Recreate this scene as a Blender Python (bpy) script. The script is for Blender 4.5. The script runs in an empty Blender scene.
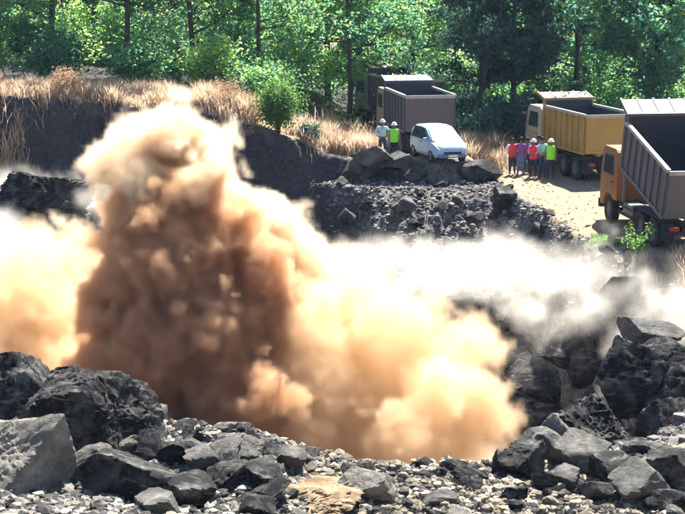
import bpy, bmesh, math, random
import numpy as np
from mathutils import Vector, Matrix, noise as mnoise

# ------------------------------------------------------------------ camera, sky, sun, exposure
R = math.radians
scene = bpy.context.scene
COL = scene.collection
IW, IH, FPX, PITCH, CAMZ = 685.0, 514.0, 1545.0, R(11.0), 10.0

cam_d = bpy.data.cameras.new('camera')
cam_d.sensor_width = 36.0
cam_d.lens = 36.0 * FPX / IW
cam_d.clip_start = 0.5
cam_d.clip_end = 4000.0
cam = bpy.data.objects.new('camera', cam_d)
COL.objects.link(cam)
cam.location = (0, 0, CAMZ)
cam.rotation_euler = (R(90) - PITCH, 0, 0)
scene.camera = cam

SUN_ELEV, SUN_AZ = R(54), R(20)          # azimuth measured from +Y towards +X
world = bpy.data.worlds.new('World')
scene.world = world
world.use_nodes = True
wn = world.node_tree
sky = wn.nodes.new('ShaderNodeTexSky')
sky.sky_type = 'NISHITA'
sky.sun_disc = False
sky.sun_elevation = SUN_ELEV
sky.sun_rotation = SUN_AZ
sky.ozone_density = 2.5
sky.dust_density = 0.6
wn.links.new(sky.outputs[0], wn.nodes['Background'].inputs[0])
wn.nodes['Background'].inputs[1].default_value = 0.064

sun_d = bpy.data.lights.new('sun', 'SUN')
sun_d.energy = 5.0
sun_d.angle = R(0.5)
sun_d.color = (1.0, 0.95, 0.86)
sun = bpy.data.objects.new('sun', sun_d)
COL.objects.link(sun)
_sd = Vector((math.sin(SUN_AZ) * math.cos(SUN_ELEV), math.cos(SUN_AZ) * math.cos(SUN_ELEV), math.sin(SUN_ELEV)))
sun.rotation_euler = _sd.to_track_quat('Z', 'Y').to_euler()
sun.location = (0, 60, 60)

scene.view_settings.view_transform = 'Standard'
scene.view_settings.look = 'None'
scene.view_settings.gamma = 1.0
scene.view_settings.use_curve_mapping = False
scene.view_settings.exposure = 2.05

scene.render.engine = 'CYCLES'
cy = scene.cycles
cy.use_denoising = True
cy.use_light_tree = True
cy.max_bounces = 8
cy.diffuse_bounces = 3
cy.glossy_bounces = 2
cy.transmission_bounces = 4
cy.transparent_max_bounces = 8
cy.volume_bounces = 4
cy.volume_step_rate = 4.0
cy.volume_max_steps = 128
cy.use_adaptive_sampling = True
cy.adaptive_threshold = 0.04

def px(x, y, Y):
    """world point at world depth Y seen at photograph pixel (x, y)"""
    u = (x - IW / 2) / FPX
    v = (IH / 2 - y) / FPX
    dy = math.cos(PITCH) + v * math.sin(PITCH)
    dz = -math.sin(PITCH) + v * math.cos(PITCH)
    return Vector((u * Y / dy, Y, CAMZ + dz * Y / dy))
# ------------------------------------------------------------------ helpers
rng = np.random.default_rng(7)
random.seed(7)

def new_obj(name, me, parent=None, loc=None):
    o = bpy.data.objects.new(name, me)
    COL.objects.link(o)
    if parent is not None: o.parent = parent
    if loc is not None: o.location = loc
    return o

def tag(o, label=None, cat=None, group=None, kind=None):
    if label: o['label'] = label
    if cat: o['category'] = cat
    if group: o['group'] = group
    if kind: o['kind'] = kind
    return o

def mesh_np(name, V, F, mat=None, smooth=True):
    """V (n,3) array, F (m,k) int array, all faces with k corners"""
    V = np.asarray(V, np.float32); F = np.asarray(F, np.int32)
    me = bpy.data.meshes.new(name)
    m, k = F.shape
    me.vertices.add(len(V)); me.vertices.foreach_set('co', V.ravel())
    me.loops.add(m * k); me.loops.foreach_set('vertex_index', F.ravel())
    me.polygons.add(m)
    me.polygons.foreach_set('loop_start', np.arange(0, m * k, k, dtype=np.int32))
    me.polygons.foreach_set('use_smooth', np.full(m, smooth))
    me.update(calc_edges=True)
    if mat is not None: me.materials.append(mat)
    return me

def set_attr(me, name, data):
    """per-vertex float attribute"""
    a = me.attributes.new(name, 'FLOAT', 'POINT')
    a.data.foreach_set('value', np.asarray(data, np.float32).ravel())

_perm = rng.permutation(512)
_perm = np.concatenate([_perm, _perm])
_grad = rng.normal(size=(512, 3)); _grad /= np.linalg.norm(_grad, axis=1)[:, None]
def pnoise(P):
    """vectorised 3-D gradient noise, about -0.7..0.7"""
    P = np.asarray(P, float)
    I = np.floor(P).astype(int); f = P - I; I &= 255
    u = f * f * f * (f * (f * 6 - 15) + 10)
    def g(dx, dy, dz):
        h = _perm[_perm[_perm[(I[..., 0] + dx) & 255] + ((I[..., 1] + dy) & 255)] % 512 + ((I[..., 2] + dz) & 255)]
        return ((f - np.array([dx, dy, dz])) * _grad[h]).sum(-1)
    lerp = lambda a, b, t: a + (b - a) * t
    x0 = lerp(lerp(g(0,0,0), g(1,0,0), u[...,0]), lerp(g(0,1,0), g(1,1,0), u[...,0]), u[...,1])
    x1 = lerp(lerp(g(0,0,1), g(1,0,1), u[...,0]), lerp(g(0,1,1), g(1,1,1), u[...,0]), u[...,1])
    return lerp(x0, x1, u[...,2]) * 1.5
def fbm(P, oct=4, gain=0.5, lac=2.03):
    P = np.asarray(P, float); s = 0; a = 1
    for i in range(oct):
        s = s + a * pnoise(P + i * 17.3); a *= gain; P = P * lac
    return s
def ridged(P, oct=4, gain=0.55):
    P = np.asarray(P, float); s = 0; a = 1
    for i in range(oct):
        s = s + a * (0.5 - np.abs(pnoise(P + i * 31.7))); a *= gain; P = P * 2.1
    return s
def sstep(a, b, x):
    t = np.clip((x - a) / (b - a), 0, 1); return t * t * (3 - 2 * t)

# ------------------------------------------------------------------ node material helper
class NM:
    def __init__(s, name):
        s.m = bpy.data.materials.new(name); s.m.use_nodes = True
        s.nt = s.m.node_tree; s.N = s.nt.nodes; s.L = s.nt.links
        s.b = s.N['Principled BSDF']; s.out = s.N['Material Output']
        s.b.inputs['Specular IOR Level'].default_value = 0.3
    def put(s, n, i, v):
        if v is None: return
        if hasattr(v, 'is_output') or isinstance(v, bpy.types.NodeSocket): s.L.new(v, n.inputs[i])
        elif isinstance(v, tuple) and len(v) == 3 and n.inputs[i].type == 'RGBA': n.inputs[i].default_value = (*v, 1)
        else: n.inputs[i].default_value = v
    def geo(s, out): return s.N.new('ShaderNodeNewGeometry').outputs[out]
    def attr(s, name):
        n = s.N.new('ShaderNodeAttribute'); n.attribute_name = name; return n.outputs['Fac']
    def coord(s, which='Object'): return s.N.new('ShaderNodeTexCoord').outputs[which]
    def noise(s, vec, scale, det=4, rough=0.6, dist=0.0, color=False):
        n = s.N.new('ShaderNodeTexNoise')
        n.inputs['Scale'].default_value = scale; n.inputs['Detail'].default_value = det
        n.inputs['Roughness'].default_value = rough; n.inputs['Distortion'].default_value = dist
        s.put(n, 'Vector', vec); return n.outputs['Color' if color else 'Fac']
    def voronoi(s, vec, scale, feature='F1', out='Distance'):
        n = s.N.new('ShaderNodeTexVoronoi'); n.feature = feature
        n.inputs['Scale'].default_value = scale; s.put(n, 'Vector', vec); return n.outputs[out]
    def mapr(s, v, a, b, c=0.0, d=1.0):
        n = s.N.new('ShaderNodeMapRange'); s.put(n, 'Value', v)
        for i, q in zip((1, 2, 3, 4), (a, b, c, d)): n.inputs[i].default_value = q
        return n.outputs[0]
    def math(s, op, a, b=None):
        n = s.N.new('ShaderNodeMath'); n.operation = op; s.put(n, 0, a); s.put(n, 1, b); return n.outputs[0]
    def mix(s, f, a, b, typ='MIX'):
        n = s.N.new('ShaderNodeMix'); n.data_type = 'RGBA'; n.blend_type = typ
        s.put(n, 0, f); s.put(n, 6, a); s.put(n, 7, b); return n.outputs[2]
    def scale(s, vec, v):
        n = s.N.new('ShaderNodeVectorMath'); n.operation = 'MULTIPLY'; s.put(n, 0, vec); n.inputs[1].default_value = v
        return n.outputs[0]
    def bump(s, h, strength=0.5, dist=0.05):
        n = s.N.new('ShaderNodeBump'); s.put(n, 'Height', h)
        n.inputs['Strength'].default_value = strength; n.inputs['Distance'].default_value = dist
        s.L.new(n.outputs[0], s.b.inputs['Normal'])
    def set(s, **kw):
        names = dict(color='Base Color', rough='Roughness', metal='Metallic', spec='Specular IOR Level')
        for k, v in kw.items(): s.put(s.b, names.get(k, k), v)
        return s.m

# ------------------------------------------------------------------ the ground: bench, spoil slope, pit, near berm
def interp(x, pts):
    a = np.array(pts, float); return np.interp(x, a[:, 0], a[:, 1])
RIM = [(-60, 58), (-30, 59), (-13, 60), (-10, 62.5), (-8, 66), (-6, 68), (-3, 68.6), (-1, 68.2), (1.5, 67), (4, 66.5), (6, 66), (7, 65), (7.6, 62),
       (8.3, 58), (8.8, 54.5), (10, 51.5), (13, 49), (18, 47), (30, 45), (60, 45)]
BANK_Y = [(-60, 72), (-30, 71), (-11, 71), (-8, 70), (-6, 69), (-3, 69), (0, 69.5), (60, 69.5)]
BANK_H = [(-60, 4.2), (-30, 4.0), (-18, 3.8), (-11, 3.5), (-8, 3.3), (-6, 3.0), (-4, 2.5), (-2, 1.7), (-.3, 1.0), (1.5, 0.9), (5.8, 0.9), (7.4, 0.0), (60, 0)]
NEAR_Z = [(-12, 1.2), (-7.5, 0.9), (-5, 0.7), (-3.4, 0.55), (-1.8, 0.35), (-.8, -.05), (1, -0.3), (3, -0.35), (5, -0.4), (7, -0.3), (12, 0.6), (40, 1)]
NEAR_Y = [(-40, 30.5), (-4, 30.6), (-1, 30.6), (1, 30.4), (4, 30.6), (5.5, 31.4), (7.5, 33.2), (10, 38), (14, 46), (40, 60)]

def ground_z(x, y, detail=True):
    x = np.asarray(x, float); y = np.asarray(y, float)
    P = np.stack([x, y, np.zeros_like(x)], -1)
    w = fbm(P * 0.35, 3) * 0.7 if detail else 0
    w2 = fbm(P * 1.1 + 9, 3) * 0.35 if detail else 0
    # far bench
    rim = interp(x + w, RIM) + w2
    bh = interp(x, BANK_H); by = interp(x, BANK_Y) + w * .8 + w2
    rise = np.where(x < -1, 0.9, 0.35)
    zb = bh * sstep(0, rise, (y - by) + rise * .5) + 0.05 * np.clip(y - 92, 0, 30) + fbm(P * 0.25 + 4, 3) * 0.12 - .5 * sstep(71.6, 73.4, y) * sstep(-1, 1, x) * (1 - sstep(6, 7.5, x))
    road = road_mask(x, y)
    if detail: zb = zb + (fbm(P * 1.7, 3) * 0.1) * (1 - road)
    # far face: rubble slope then a steep wall; plain cliff on the left of the middle
    d = np.clip(rim - y, 0, 60)
    cliff = 1 - sstep(-1.5, 1.8, x + w)
    left = 1 - sstep(-12.5, -9.5, x)
    s1 = 0.5; brk = interp(x, [(0, 8), (3, 8), (6, 6.5), (8, 4.5), (9, 2.6), (14, 2.0)])
    slope = -np.where(d < brk, s1 * d, s1 * brk + (d - brk) * 2.1)
    face = -2.6 * d
    lface = -np.where(d < 1.5, 0.35 * d, .525 + (d - 1.5) * 1.3)
    zf = slope * (1 - cliff) + face * cliff
    zf = zf * (1 - left) + lface * left
    if detail:
        k = sstep(0.1, 1.5, d)
        zf = zf + k * (ridged(P * np.array([0.7, 0.7, 1]) + 3, 5) - .45) * (.5 + .8 * cliff)
        Q = np.stack([(x * .8 + y * .6) * .28, (-x * .6 + y * .8) * 1.1 + w, 0 * x], -1)
        zf = zf + k * (1 - cliff) * (ridged(Q + 5, 4) - .45) * .75
    zfar = zb + zf
    # near berm
    ny = interp(x, NEAR_Y) + w * .5
    nz = interp(x + w * .6, NEAR_Z)
    crest = nz - np.clip(y - ny, 0, 60) * 1.15 - np.clip(28.6 - y, 0, 4) * 0.05
    crest = crest + np.clip(26.0 - y, 0, 40) * 0.33
    if detail: crest = crest + ridged(P * 1.5 + 7, 4) * 0.22 - .1 + fbm(P * 5, 2) * 0.05
    z = np.maximum(np.maximum(zfar, crest), -9.0 + (w2 if detail else 0))
    return z

def road_mask(x, y):
    lx = np.interp(y, [44, 50, 54, 58, 62, 66, 70, 73, 76], [13.5, 10.2, 9.0, 8.4, 7.9, 7.5, 7.0, 6.6, 6.4])
    wob = fbm(np.stack([x * .6, y * .6, x * 0], -1), 3) * .7
    return sstep(-0.3, 0.5, x - lx + wob) * (1 - sstep(75, 77, y + wob)) * (1 - sstep(24, 26, x))

def axis(segs):
    out = []
    for a, b, n in segs: out.append(np.linspace(a, b, n, endpoint=False))
    return np.concatenate(out + [[segs[-1][1]]])
gx = axis([(-900, -60, 14), (-60, -24, 36), (-24, 24, 400), (24, 60, 36), (60, 900, 14)])
gy = axis([(-60, 16, 22), (16, 24, 20), (24, 34, 130), (34, 44, 40), (44, 80, 330), (80, 130, 60), (130, 300, 20), (300, 3000, 16)])
GX, GY = np.meshgrid(gx, gy)
GZ = ground_z(GX, GY)
# quarry floor and forest soil fall level far away
nxn, nyn = len(gx), len(gy)
idx = np.arange(nxn * nyn).reshape(nyn, nxn)
GF = np.stack([idx[:-1, :-1], idx[:-1, 1:], idx[1:, 1:], idx[1:, :-1]], -1).reshape(-1, 4)

g = NM('quarry_ground')
pos = g.geo('Position')
n1 = g.noise(pos, 0.8, 6, 0.65); n2 = g.noise(pos, 5.0, 5, 0.7); n3 = g.noise(pos, 0.25, 3)
vor = g.voronoi(pos, 7.0)
rock = g.mix(g.mapr(n2, .35, .7), (.026, .026, .029), (.21, .195, .175))
rock = g.mix(g.mapr(n1, .52, .7), rock, (.075, .066, .054))
sand = g.mix(g.mapr(n2, .3, .75), (.20, .135, .082), (.31, .225, .145))
sand = g.mix(g.mapr(n1, .5, .75, 0, .55), sand, (.21, .15, .095))
soil = g.mix(g.mapr(n2, .3, .7), (.018, .017, .021), (.065, .055, .055))
pale = g.mix(g.mapr(n2, .3, .7), (.11, .10, .08), (.30, .27, .21))
litter = g.mix(g.mapr(n1, .35, .65), (.20, .14, .085), (.32, .24, .15))
c = g.mix(g.attr('soil'), rock, soil)
c = g.mix(g.attr('litter'), c, litter)
c = g.mix(g.attr('pale'), c, pale)
c = g.mix(g.attr('road'), c, sand)
g.set(color=c, rough=0.95)
hh = g.math('ADD', g.math('MULTIPLY', n2, 0.6), g.math('MULTIPLY', vor, 0.5))
g.bump(hh, 0.7, 0.12)

gm = mesh_np('ground', np.stack([GX, GY, GZ], -1).reshape(-1, 3), GF, g.m)
fx, fy, fz = GX.ravel(), GY.ravel(), GZ.ravel()
nn = fbm(np.stack([fx * .5, fy * .5, fz], -1), 3)
nn2 = fbm(np.stack([fx * 1.6, fy * 1.6, fz * 1.6], -1), 3)
rimv = interp(fx, RIM)
set_attr(gm, 'road', road_mask(fx, fy) * sstep(-.6, -.2, fz))
set_attr(gm, 'soil', np.maximum((1 - sstep(-1, 1.5, fx + nn * 2)) * sstep(56, 58, fy), sstep(77, 79, fy)))
set_attr(gm, 'litter', sstep(125, 135, fy) + sstep(.0, .9, fy - (interp(fx, BANK_Y) + .4) + nn) * sstep(-.4, .6, 1.6 - np.abs(fz - interp(fx, BANK_H)) * 2) * (1 - sstep(76, 79, fy)))
set_attr(gm, 'pale', np.clip((1 - sstep(31.2, 32.2, fy)) * (0.55 + .5 * sstep(-1.6, .5, fx + nn) + nn2 * .6) + sstep(8.5, 11, fx + nn) * (1 - sstep(52, 56, fy)) * sstep(40, 44, fy) * .5 * sstep(-2.2, -1.2, fz)
        + (1 - sstep(-10, -8, fx)) * sstep(56, 58, fy) * (1 - sstep(69.5, 70.3, fy)) * .9, 0, 1))
ground = new_obj('ground', gm)
tag(ground, kind='structure')
def ground_hit(bx, by, y0=24.0, y1=90.0):
    """first depth at which the view ray through photograph pixel (bx, by) meets the ground"""
    Y = np.linspace(y0, y1, 1400); P = np.array([px(bx, by, q)[:] for q in Y])
    below = P[:, 2] < ground_z(P[:, 0], P[:, 1])
    return float(Y[int(np.argmax(below))]) if below.any() else None
def gz(x, y): return float(ground_z(np.array([x]), np.array([y]))[0])
# ------------------------------------------------------------------ boulders, stones, gravel
def rock_mat(name, dark, light, vein=(.3, .28, .24), lo=.42, hi=.72, bump=.6):
    r = NM(name)
    co = r.coord('Object')
    oi = r.N.new('ShaderNodeObjectInfo').outputs['Random']
    ad = r.N.new('ShaderNodeVectorMath'); ad.operation = 'ADD'
    cmb = r.N.new('ShaderNodeCombineXYZ'); r.put(cmb, 0, r.math('MULTIPLY', oi, 50.0)); r.put(cmb, 1, r.math('MULTIPLY', oi, 23.0))
    r.put(ad, 0, co); r.put(ad, 1, cmb.outputs[0]); v = ad.outputs[0]
    a = r.noise(v, 1.6, 6, .7); b = r.noise(v, 9.0, 5, .7); st = r.noise(r.scale(v, (1, 1, 3.5)), 2.4, 4, .6, .8)
    c = r.mix(r.mapr(a, lo, hi), dark, light)
    c = r.mix(r.mapr(st, .56, .72, 0, .4), c, vein)
    c = r.mix(r.mapr(b, .35, .7, 0, .5), c, tuple(q * .45 for q in dark))
    r.set(color=c, rough=.85, spec=.15)
    cr = r.voronoi(r.scale(v, (1, 1, 1.6)), 3.2, 'DISTANCE_TO_EDGE')
    h = r.math('ADD', r.math('MULTIPLY', b, .5), r.math('ADD', r.math('MULTIPLY', r.mapr(cr, 0, .05), .035), r.math('MULTIPLY', a, .6)))
    r.bump(h, bump, .12)
    return r.m
M_COAL = rock_mat('black_rock', (.007, .007, .008), (.14, .132, .12), (.38, .36, .31), .47, .74)
M_SPOIL = rock_mat('spoil_rock', (.04, .038, .037), (.20, .185, .165), (.30, .28, .24))
M_GREY = rock_mat('grey_rock', (.05, .049, .046), (.19, .18, .158), (.32, .30, .26))
M_PALE = rock_mat('pale_rock', (.13, .12, .10), (.34, .31, .26), (.46, .43, .37))
M_RUST = rock_mat('rust_rock', (.12, .07, .035), (.30, .22, .13), (.44, .39, .30), .38, .6)

def _ico(n):
    bm = bmesh.new(); bmesh.ops.create_icosphere(bm, subdivisions=n, radius=1.0)
    V = np.array([v.co[:] for v in bm.verts]); F = np.array([[v.index for v in f.verts] for f in bm.faces]); bm.free()
    return V, F
ICO = {n: _ico(n) for n in (1, 2, 3, 4, 5, 6)}

def rock_shape(seed, sub=5, planes=11, size=(1, 1, 1), rough=.05, layers=0.0):
    """angular broken boulder: a convex cut of random planes, chipped and roughened"""
    r = np.random.default_rng(seed)
    V, F = ICO[sub]
    q = np.linalg.qr(r.normal(size=(3, 3)))[0]
    n = np.concatenate([q, -q])[:, :] + r.normal(size=(6, 3)) * .22
    n = np.concatenate([n, r.normal(size=(max(planes - 6, 2), 3))]); planes = len(n); n /= np.linalg.norm(n, axis=1)[:, None]
    n = np.concatenate([n, [[0, 0, -1]]])
    d = np.concatenate([r.uniform(.6, .9, 6), r.uniform(.72, 1.05, planes - 6), [.8]])
    off = r.uniform(0, 60, 3)
    Dn = V + 0.10 * np.stack([fbm(V * 1.7 + off + 40 * i, 3) for i in range(3)], -1)
    Dn /= np.linalg.norm(Dn, axis=1)[:, None]
    dt = Dn @ n.T
    rad = np.where(dt > .05, d / np.maximum(dt, .05), 9.0)
    rad = np.minimum(rad.min(1), 1.5)
    if sub >= 3:
        rad = rad * (1 + rough * 1.2 * fbm(V * 1.6 + off, 3) + rough * .8 * (ridged(V * 4.5 + off, 3) - .5))
    if sub >= 5:
        rad = rad + rough * .35 * fbm(V * 17 + off, 2)
    P = Dn * rad[:, None]
    if layers > 0:
        zz = P[:, 2] + .25 * P[:, 0]
        P[:, 0] *= 1 + layers * np.sign(np.sin(zz * 17 + off[0])) * .5
    return P * np.array(size), F

def boulder(label, x, y, z, size, seed, mat, rot=(0, 0, 0), sub=5, planes=11, rough=.05, name='boulder', group=None, cat='boulder'):
    P, F = rock_shape(seed, sub, planes, size, rough)
    me = mesh_np(name, P, F, mat, smooth=False if sub < 4 else True)
    if sub >= 4:
        try: me.set_sharp_from_angle(angle=R(38))
        except Exception: pass
    o = new_obj(name, me, loc=(x, y, z)); o.rotation_euler = rot
    return tag(o, label, cat, group)

def boulder_px(label, bx, by, Y, wpx, hpx, seed, mat, deep=1.0, tilt=(0, 0, 0), **kw):
    """boulder whose middle is seen at (bx, by) at depth Y, wpx x hpx pixels across"""
    c = px(bx, by, Y)
    s = (Y * 1.02) / FPX
    sx, sz = wpx * s / 2 / .86, hpx * s / 2 / .86
    return boulder(label, c.x, c.y, c.z, (sx, (sx + sz) * .5 * deep, sz), seed, mat, tilt, **kw)

B = boulder_px
# left foreground
B('largest black boulder in the left foreground with a sunlit crest', 92, 425, 29.4, 132, 125, 3, M_COAL, sub=6, planes=13, rough=.07)
B('dark craggy boulder at the left edge behind the largest black boulder', 10, 398, 30.6, 80, 95, 8, M_COAL, rough=.09)
B('pale sunlit boulder in the bottom left corner', 16, 480, 27.0, 116, 124, 15, M_PALE, sub=6, rough=.06)
B('small pale rock wedged right of the bottom left corner boulder', 72, 506, 26.7, 50, 54, 21, M_PALE)
B('black block with a flat bright top below the largest black boulder', 120, 492, 27.0, 92, 84, 17, M_COAL, planes=8, rough=.03)
B('dark rounded rock standing right of the flat topped black block', 168, 470, 28.6, 50, 60, 31, M_COAL, rough=.08)
B('small dark rock perched on the crest of the largest black boulder', 66, 374, 29.6, 26, 20, 34, M_COAL)
B('grey stone in the gap between the two left edge boulders', 40, 452, 28.6, 44, 40, 35, M_GREY)
# middle
B('rust brown and cream rock slab at the bottom centre', 312, 500, 28.0, 104, 40, 43, M_RUST, deep=1.6, sub=6, rough=.1)
B('long grey slab on the crest left of the rust brown slab', 235, 452, 29.8, 90, 34, 44, M_GREY, rough=.09, sub=6)
B('grey rock at the bottom edge left of the rust brown slab', 230, 500, 27.4, 66, 38, 47, M_GREY, rough=.08)
B('pale slab lying right of the rust brown slab', 372, 488, 28.4, 62, 32, 49, M_PALE, rough=.06)
# right foreground row on the crest
B('small black rock first in the row on the right crest', 452, 470, 30.2, 20, 17, 51, M_COAL)
B('small black rock second in the row on the right crest', 473, 471, 30.2, 20, 15, 52, M_COAL)
B('upright black rock third in the row on the right crest', 499, 464, 30.2, 17, 24, 53, M_COAL)
B('black jagged rock fourth and widest in the row on the right crest', 524, 462, 30.1, 40, 34, 54, M_COAL, rough=.09)
B('grey pointed rock rising behind the row on the right crest', 541, 447, 31.2, 42, 40, 55, M_GREY)
B('pale flat stone in front of the row on the right crest', 556, 487, 29.2, 26, 12, 56, M_PALE)
# right pile
B('large cracked grey black rock mass in the middle of the right pile', 590, 448, 33.5, 92, 90, 61, M_COAL, sub=6, rough=.11, planes=16)
B('black boulder with a bright cap in the lower right pile', 648, 472, 31.6, 78, 62, 62, M_COAL, rough=.06, sub=6)
B('big dark blue black boulder with a peaked top in the right pile', 627, 385, 36.5, 56, 66, 63, M_COAL, planes=8, rough=.04)
B('dark boulder at the right edge under the peaked boulder', 674, 392, 36.0, 44, 52, 64, M_COAL, rough=.06)
B('black boulder with a sunlit flat top at the right edge', 664, 424, 34.0, 50, 44, 65, M_COAL, rough=.06)
B('small dark rock leaning between the cracked mass and the peaked boulder', 594, 404, 35.0, 26, 30, 66, M_COAL)
B('dark rock at the right edge below the flat topped boulder', 682, 450, 32.6, 36, 40, 67, M_COAL)
B('grey rock at the bottom right corner of the pile', 676, 488, 30.4, 36, 30, 68, M_GREY)
B('small grey block on the left flank of the right pile', 560, 432, 32.8, 34, 30, 69, M_GREY)
B('low black rock at the foot of the right pile', 604, 484, 30.8, 50, 26, 70, M_COAL)
B('dark boulder behind the peaked boulder near the right edge', 664, 356, 39.5, 50, 40, 72, M_COAL)
B('grey flat rock high on the right above the pile', 648, 332, 42.0, 50, 28, 73, M_GREY)
# middle distance
def Bg(label, bx, by, Y, wpx, hpx, seed, mat, **kw):
    h = ground_hit(bx, by + hpx * .3, 40.0)
    return B(label, bx, by, h if h else Y, wpx, hpx, seed, mat, **kw)
Bg('round black boulder poking out of the white dust on the right slope', 630, 294, 47.5, 44, 34, 81, M_COAL, rough=.04)
Bg('black boulder with a pale top beside the parked car', 477, 174, 65.6, 31, 26, 82, M_COAL, planes=9, rough=.04)
Bg('leaning black boulder on the spoil slope below the road edge', 504, 199, 63.3, 25, 29, 83, M_COAL, planes=8, rough=.04)
Bg('black outcrop rock in the dust at the left ledge', 44, 200, 58.5, 66, 44, 84, M_COAL, rough=.12, sub=6)
Bg('dark rock showing through the dust in the middle of the pit', 372, 296, 50.5, 30, 22, 85, M_COAL, rough=.08)
Bg('broad dark ridge rock showing through the white dust veil', 434, 298, 51.5, 66, 30, 86, M_COAL, rough=.1)
B('dark broad rock in front of the feet of the person in the light blue shirt', 377, 157, 69.2, 30, 17, 93, M_SPOIL, planes=8)
B('dark rock in front of the feet of the green vested person by the car', 400, 160, 69.0, 24, 15, 94, M_SPOIL, planes=8)
Bg('dark stone at the road edge above the spoil slope', 540, 232, 57.0, 20, 12, 87, M_COAL)
Bg('dark stone beside the white ledge at far left', 8, 190, 60.5, 26, 18, 88, M_GREY)
Bg('dark slab on the slope under the road edge', 520, 318, 50.0, 40, 30, 89, M_COAL, rough=.08)
Bg('dark block on the steep wall behind the right pile', 600, 330, 46.0, 40, 34, 90, M_COAL, rough=.06)

# larger blocks, named by their place in the row
ORD = ['leftmost', 'second', 'third', 'fourth', 'fifth', 'sixth', 'seventh', 'eighth', 'ninth', 'tenth', 'eleventh', 'twelfth', 'thirteenth', 'fourteenth', 'fifteenth', 'sixteenth']
def nth(label, i): return label + ', ' + (ORD[i] + ' of them' if i == 0 else ORD[i] + ' from left')
def block_field(label, group, spots, depth0, mats, seed):
    r = np.random.default_rng(seed)
    for i, (bx, by, w, h) in enumerate(sorted(spots)):
        d = ground_hit(bx, by + h * .35, depth0)
        if d is None: continue
        o = B(nth(label, i), bx, by, d, w, h, seed + i * 3, mats[i % len(mats)], sub=4, planes=int(r.integers(8, 13)), rough=.045, name='rock', group=group, cat='rock')
        o.rotation_euler.z = r.uniform(0, 6.28)
block_field('large black rock on the steep slope behind the right pile', 'black rocks on the right slope',
    [(512, 352, 44, 40), (548, 382, 50, 46), (530, 420, 44, 40), (576, 352, 46, 40), (590, 372, 40, 36), (560, 420, 36, 32), (652, 318, 44, 34), (676, 330, 38, 34),
     (628, 332, 40, 32), (602, 312, 36, 28), (684, 372, 34, 34), (640, 352, 40, 34), (610, 432, 40, 36), (632, 446, 44, 34), (572, 470, 40, 26), (660, 300, 36, 26)], 36.0, [M_COAL, M_COAL, M_COAL], 300)
block_field('blocky dark rock jutting from the spoil mound below the vehicles', 'rocks of the spoil mound',
    [(352, 170, 20, 14), (390, 172, 22, 14), (414, 176, 24, 14), (404, 205, 26, 14), (474, 218, 22, 13), (348, 216, 20, 16)], 50.0, [M_SPOIL, M_SPOIL, M_COAL], 400)
block_field('black boulder in the low front of the right pile', 'black boulders in front of the right pile',
    [(576, 452, 50, 40), (612, 470, 56, 40), (566, 478, 34, 24), (640, 486, 54, 34), (598, 492, 34, 22), (672, 470, 46, 42), (545, 482, 26, 18), (668, 500, 40, 24)], 24.0, [M_COAL, M_COAL, M_GREY], 600)
block_field('broken black block in the rubble at the bottom left', 'black blocks of the bottom left rubble',
    [(185, 492, 44, 34), (205, 462, 34, 26), (262, 478, 40, 28), (290, 456, 30, 22), (160, 506, 40, 26), (255, 505, 36, 24), (192, 440, 26, 20), (150, 446, 30, 26)], 24.0, [M_COAL, M_GREY, M_COAL], 500)

# small stones: separate things, shared shapes
STONES = {}
def stone_mesh(k, mat):
    key = (k, mat.name)
    if key not in STONES:
        P, F = rock_shape(200 + k, 3, 9, (1, .9, .75), .05)
        STONES[key] = mesh_np('stone', P, F, mat, smooth=False)
    return STONES[key]
def scatter_stones(n, xr, yr, sizes, label, group, mats, ok=None, sink=.25):
    k = 0; tries = 0; placed = []
    while k < n and tries < n * 60:
        tries += 1
        x = rng.uniform(*xr); y = rng.uniform(*yr)
        if ok and not ok(x, y): continue
        s = sizes[0] + (sizes[1] - sizes[0]) * rng.uniform() ** 2.2
        if any((x - a) ** 2 + (y - b) ** 2 < (s + c) ** 2 * .55 for a, b, c in placed): continue
        placed.append((x, y, s))
        m = mats[int(rng.integers(len(mats)))]
        o = new_obj('stone', stone_mesh(int(rng.integers(7)), m), loc=(x, y, gz(x, y) + s * (.7 - sink - .15)))
        o.scale = (s * rng.uniform(.8, 1.3), s * rng.uniform(.8, 1.2), s * rng.uniform(.6, 1.0))
        o.rotation_euler = (rng.uniform(-.4, .4), rng.uniform(-.4, .4), rng.uniform(0, 6.28))
        tag(o, label, 'stone', group)
        k += 1
inview = lambda x, y: abs(x) < y * .228
scatter_stones(85, (-4.2, -.6), (26.4, 30.8), (.10, .42), 'angular grey stone in the rubble at the bottom left of centre', 'stones in the left rubble', [M_GREY, M_GREY, M_COAL, M_PALE], inview)
scatter_stones(100, (-.6, 7.0), (26.4, 30.6), (.07, .30), 'small stone on the gravel strip along the bottom right', 'stones on the gravel strip', [M_PALE, M_GREY, M_COAL, M_COAL], inview)
scatter_stones(45, (3.6, 9.5), (31, 43), (.16, .55), 'dark stone among the boulders of the right pile', 'stones in the right pile', [M_COAL, M_COAL, M_GREY], inview)
scatter_stones(60, (-.8, 8.4), (58, 69), (.13, .42), 'dark stone lying on the spoil slope below the vehicles', 'stones on the spoil slope', [M_COAL, M_GREY, M_COAL], lambda x, y: ground_z(np.array([x]), np.array([y]))[0] > -4 and road_mask(np.array([x]), np.array([y]))[0] < .3)
scatter_stones(24, (-7.5, -.6), (27.3, 30.6), (.14, .4), 'dark stone in the gaps between the left foreground boulders', 'stones between the left boulders', [M_COAL, M_GREY], lambda x, y: inview(x, y) and x < -3.9)
scatter_stones(30, (8.2, 13), (46, 56), (.12, .42), 'stone on the dusty slope beside the right truck', 'stones by the right truck', [M_GREY, M_COAL], lambda x, y: inview(x, y) and road_mask(np.array([x]), np.array([y]))[0] < .35)

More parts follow.
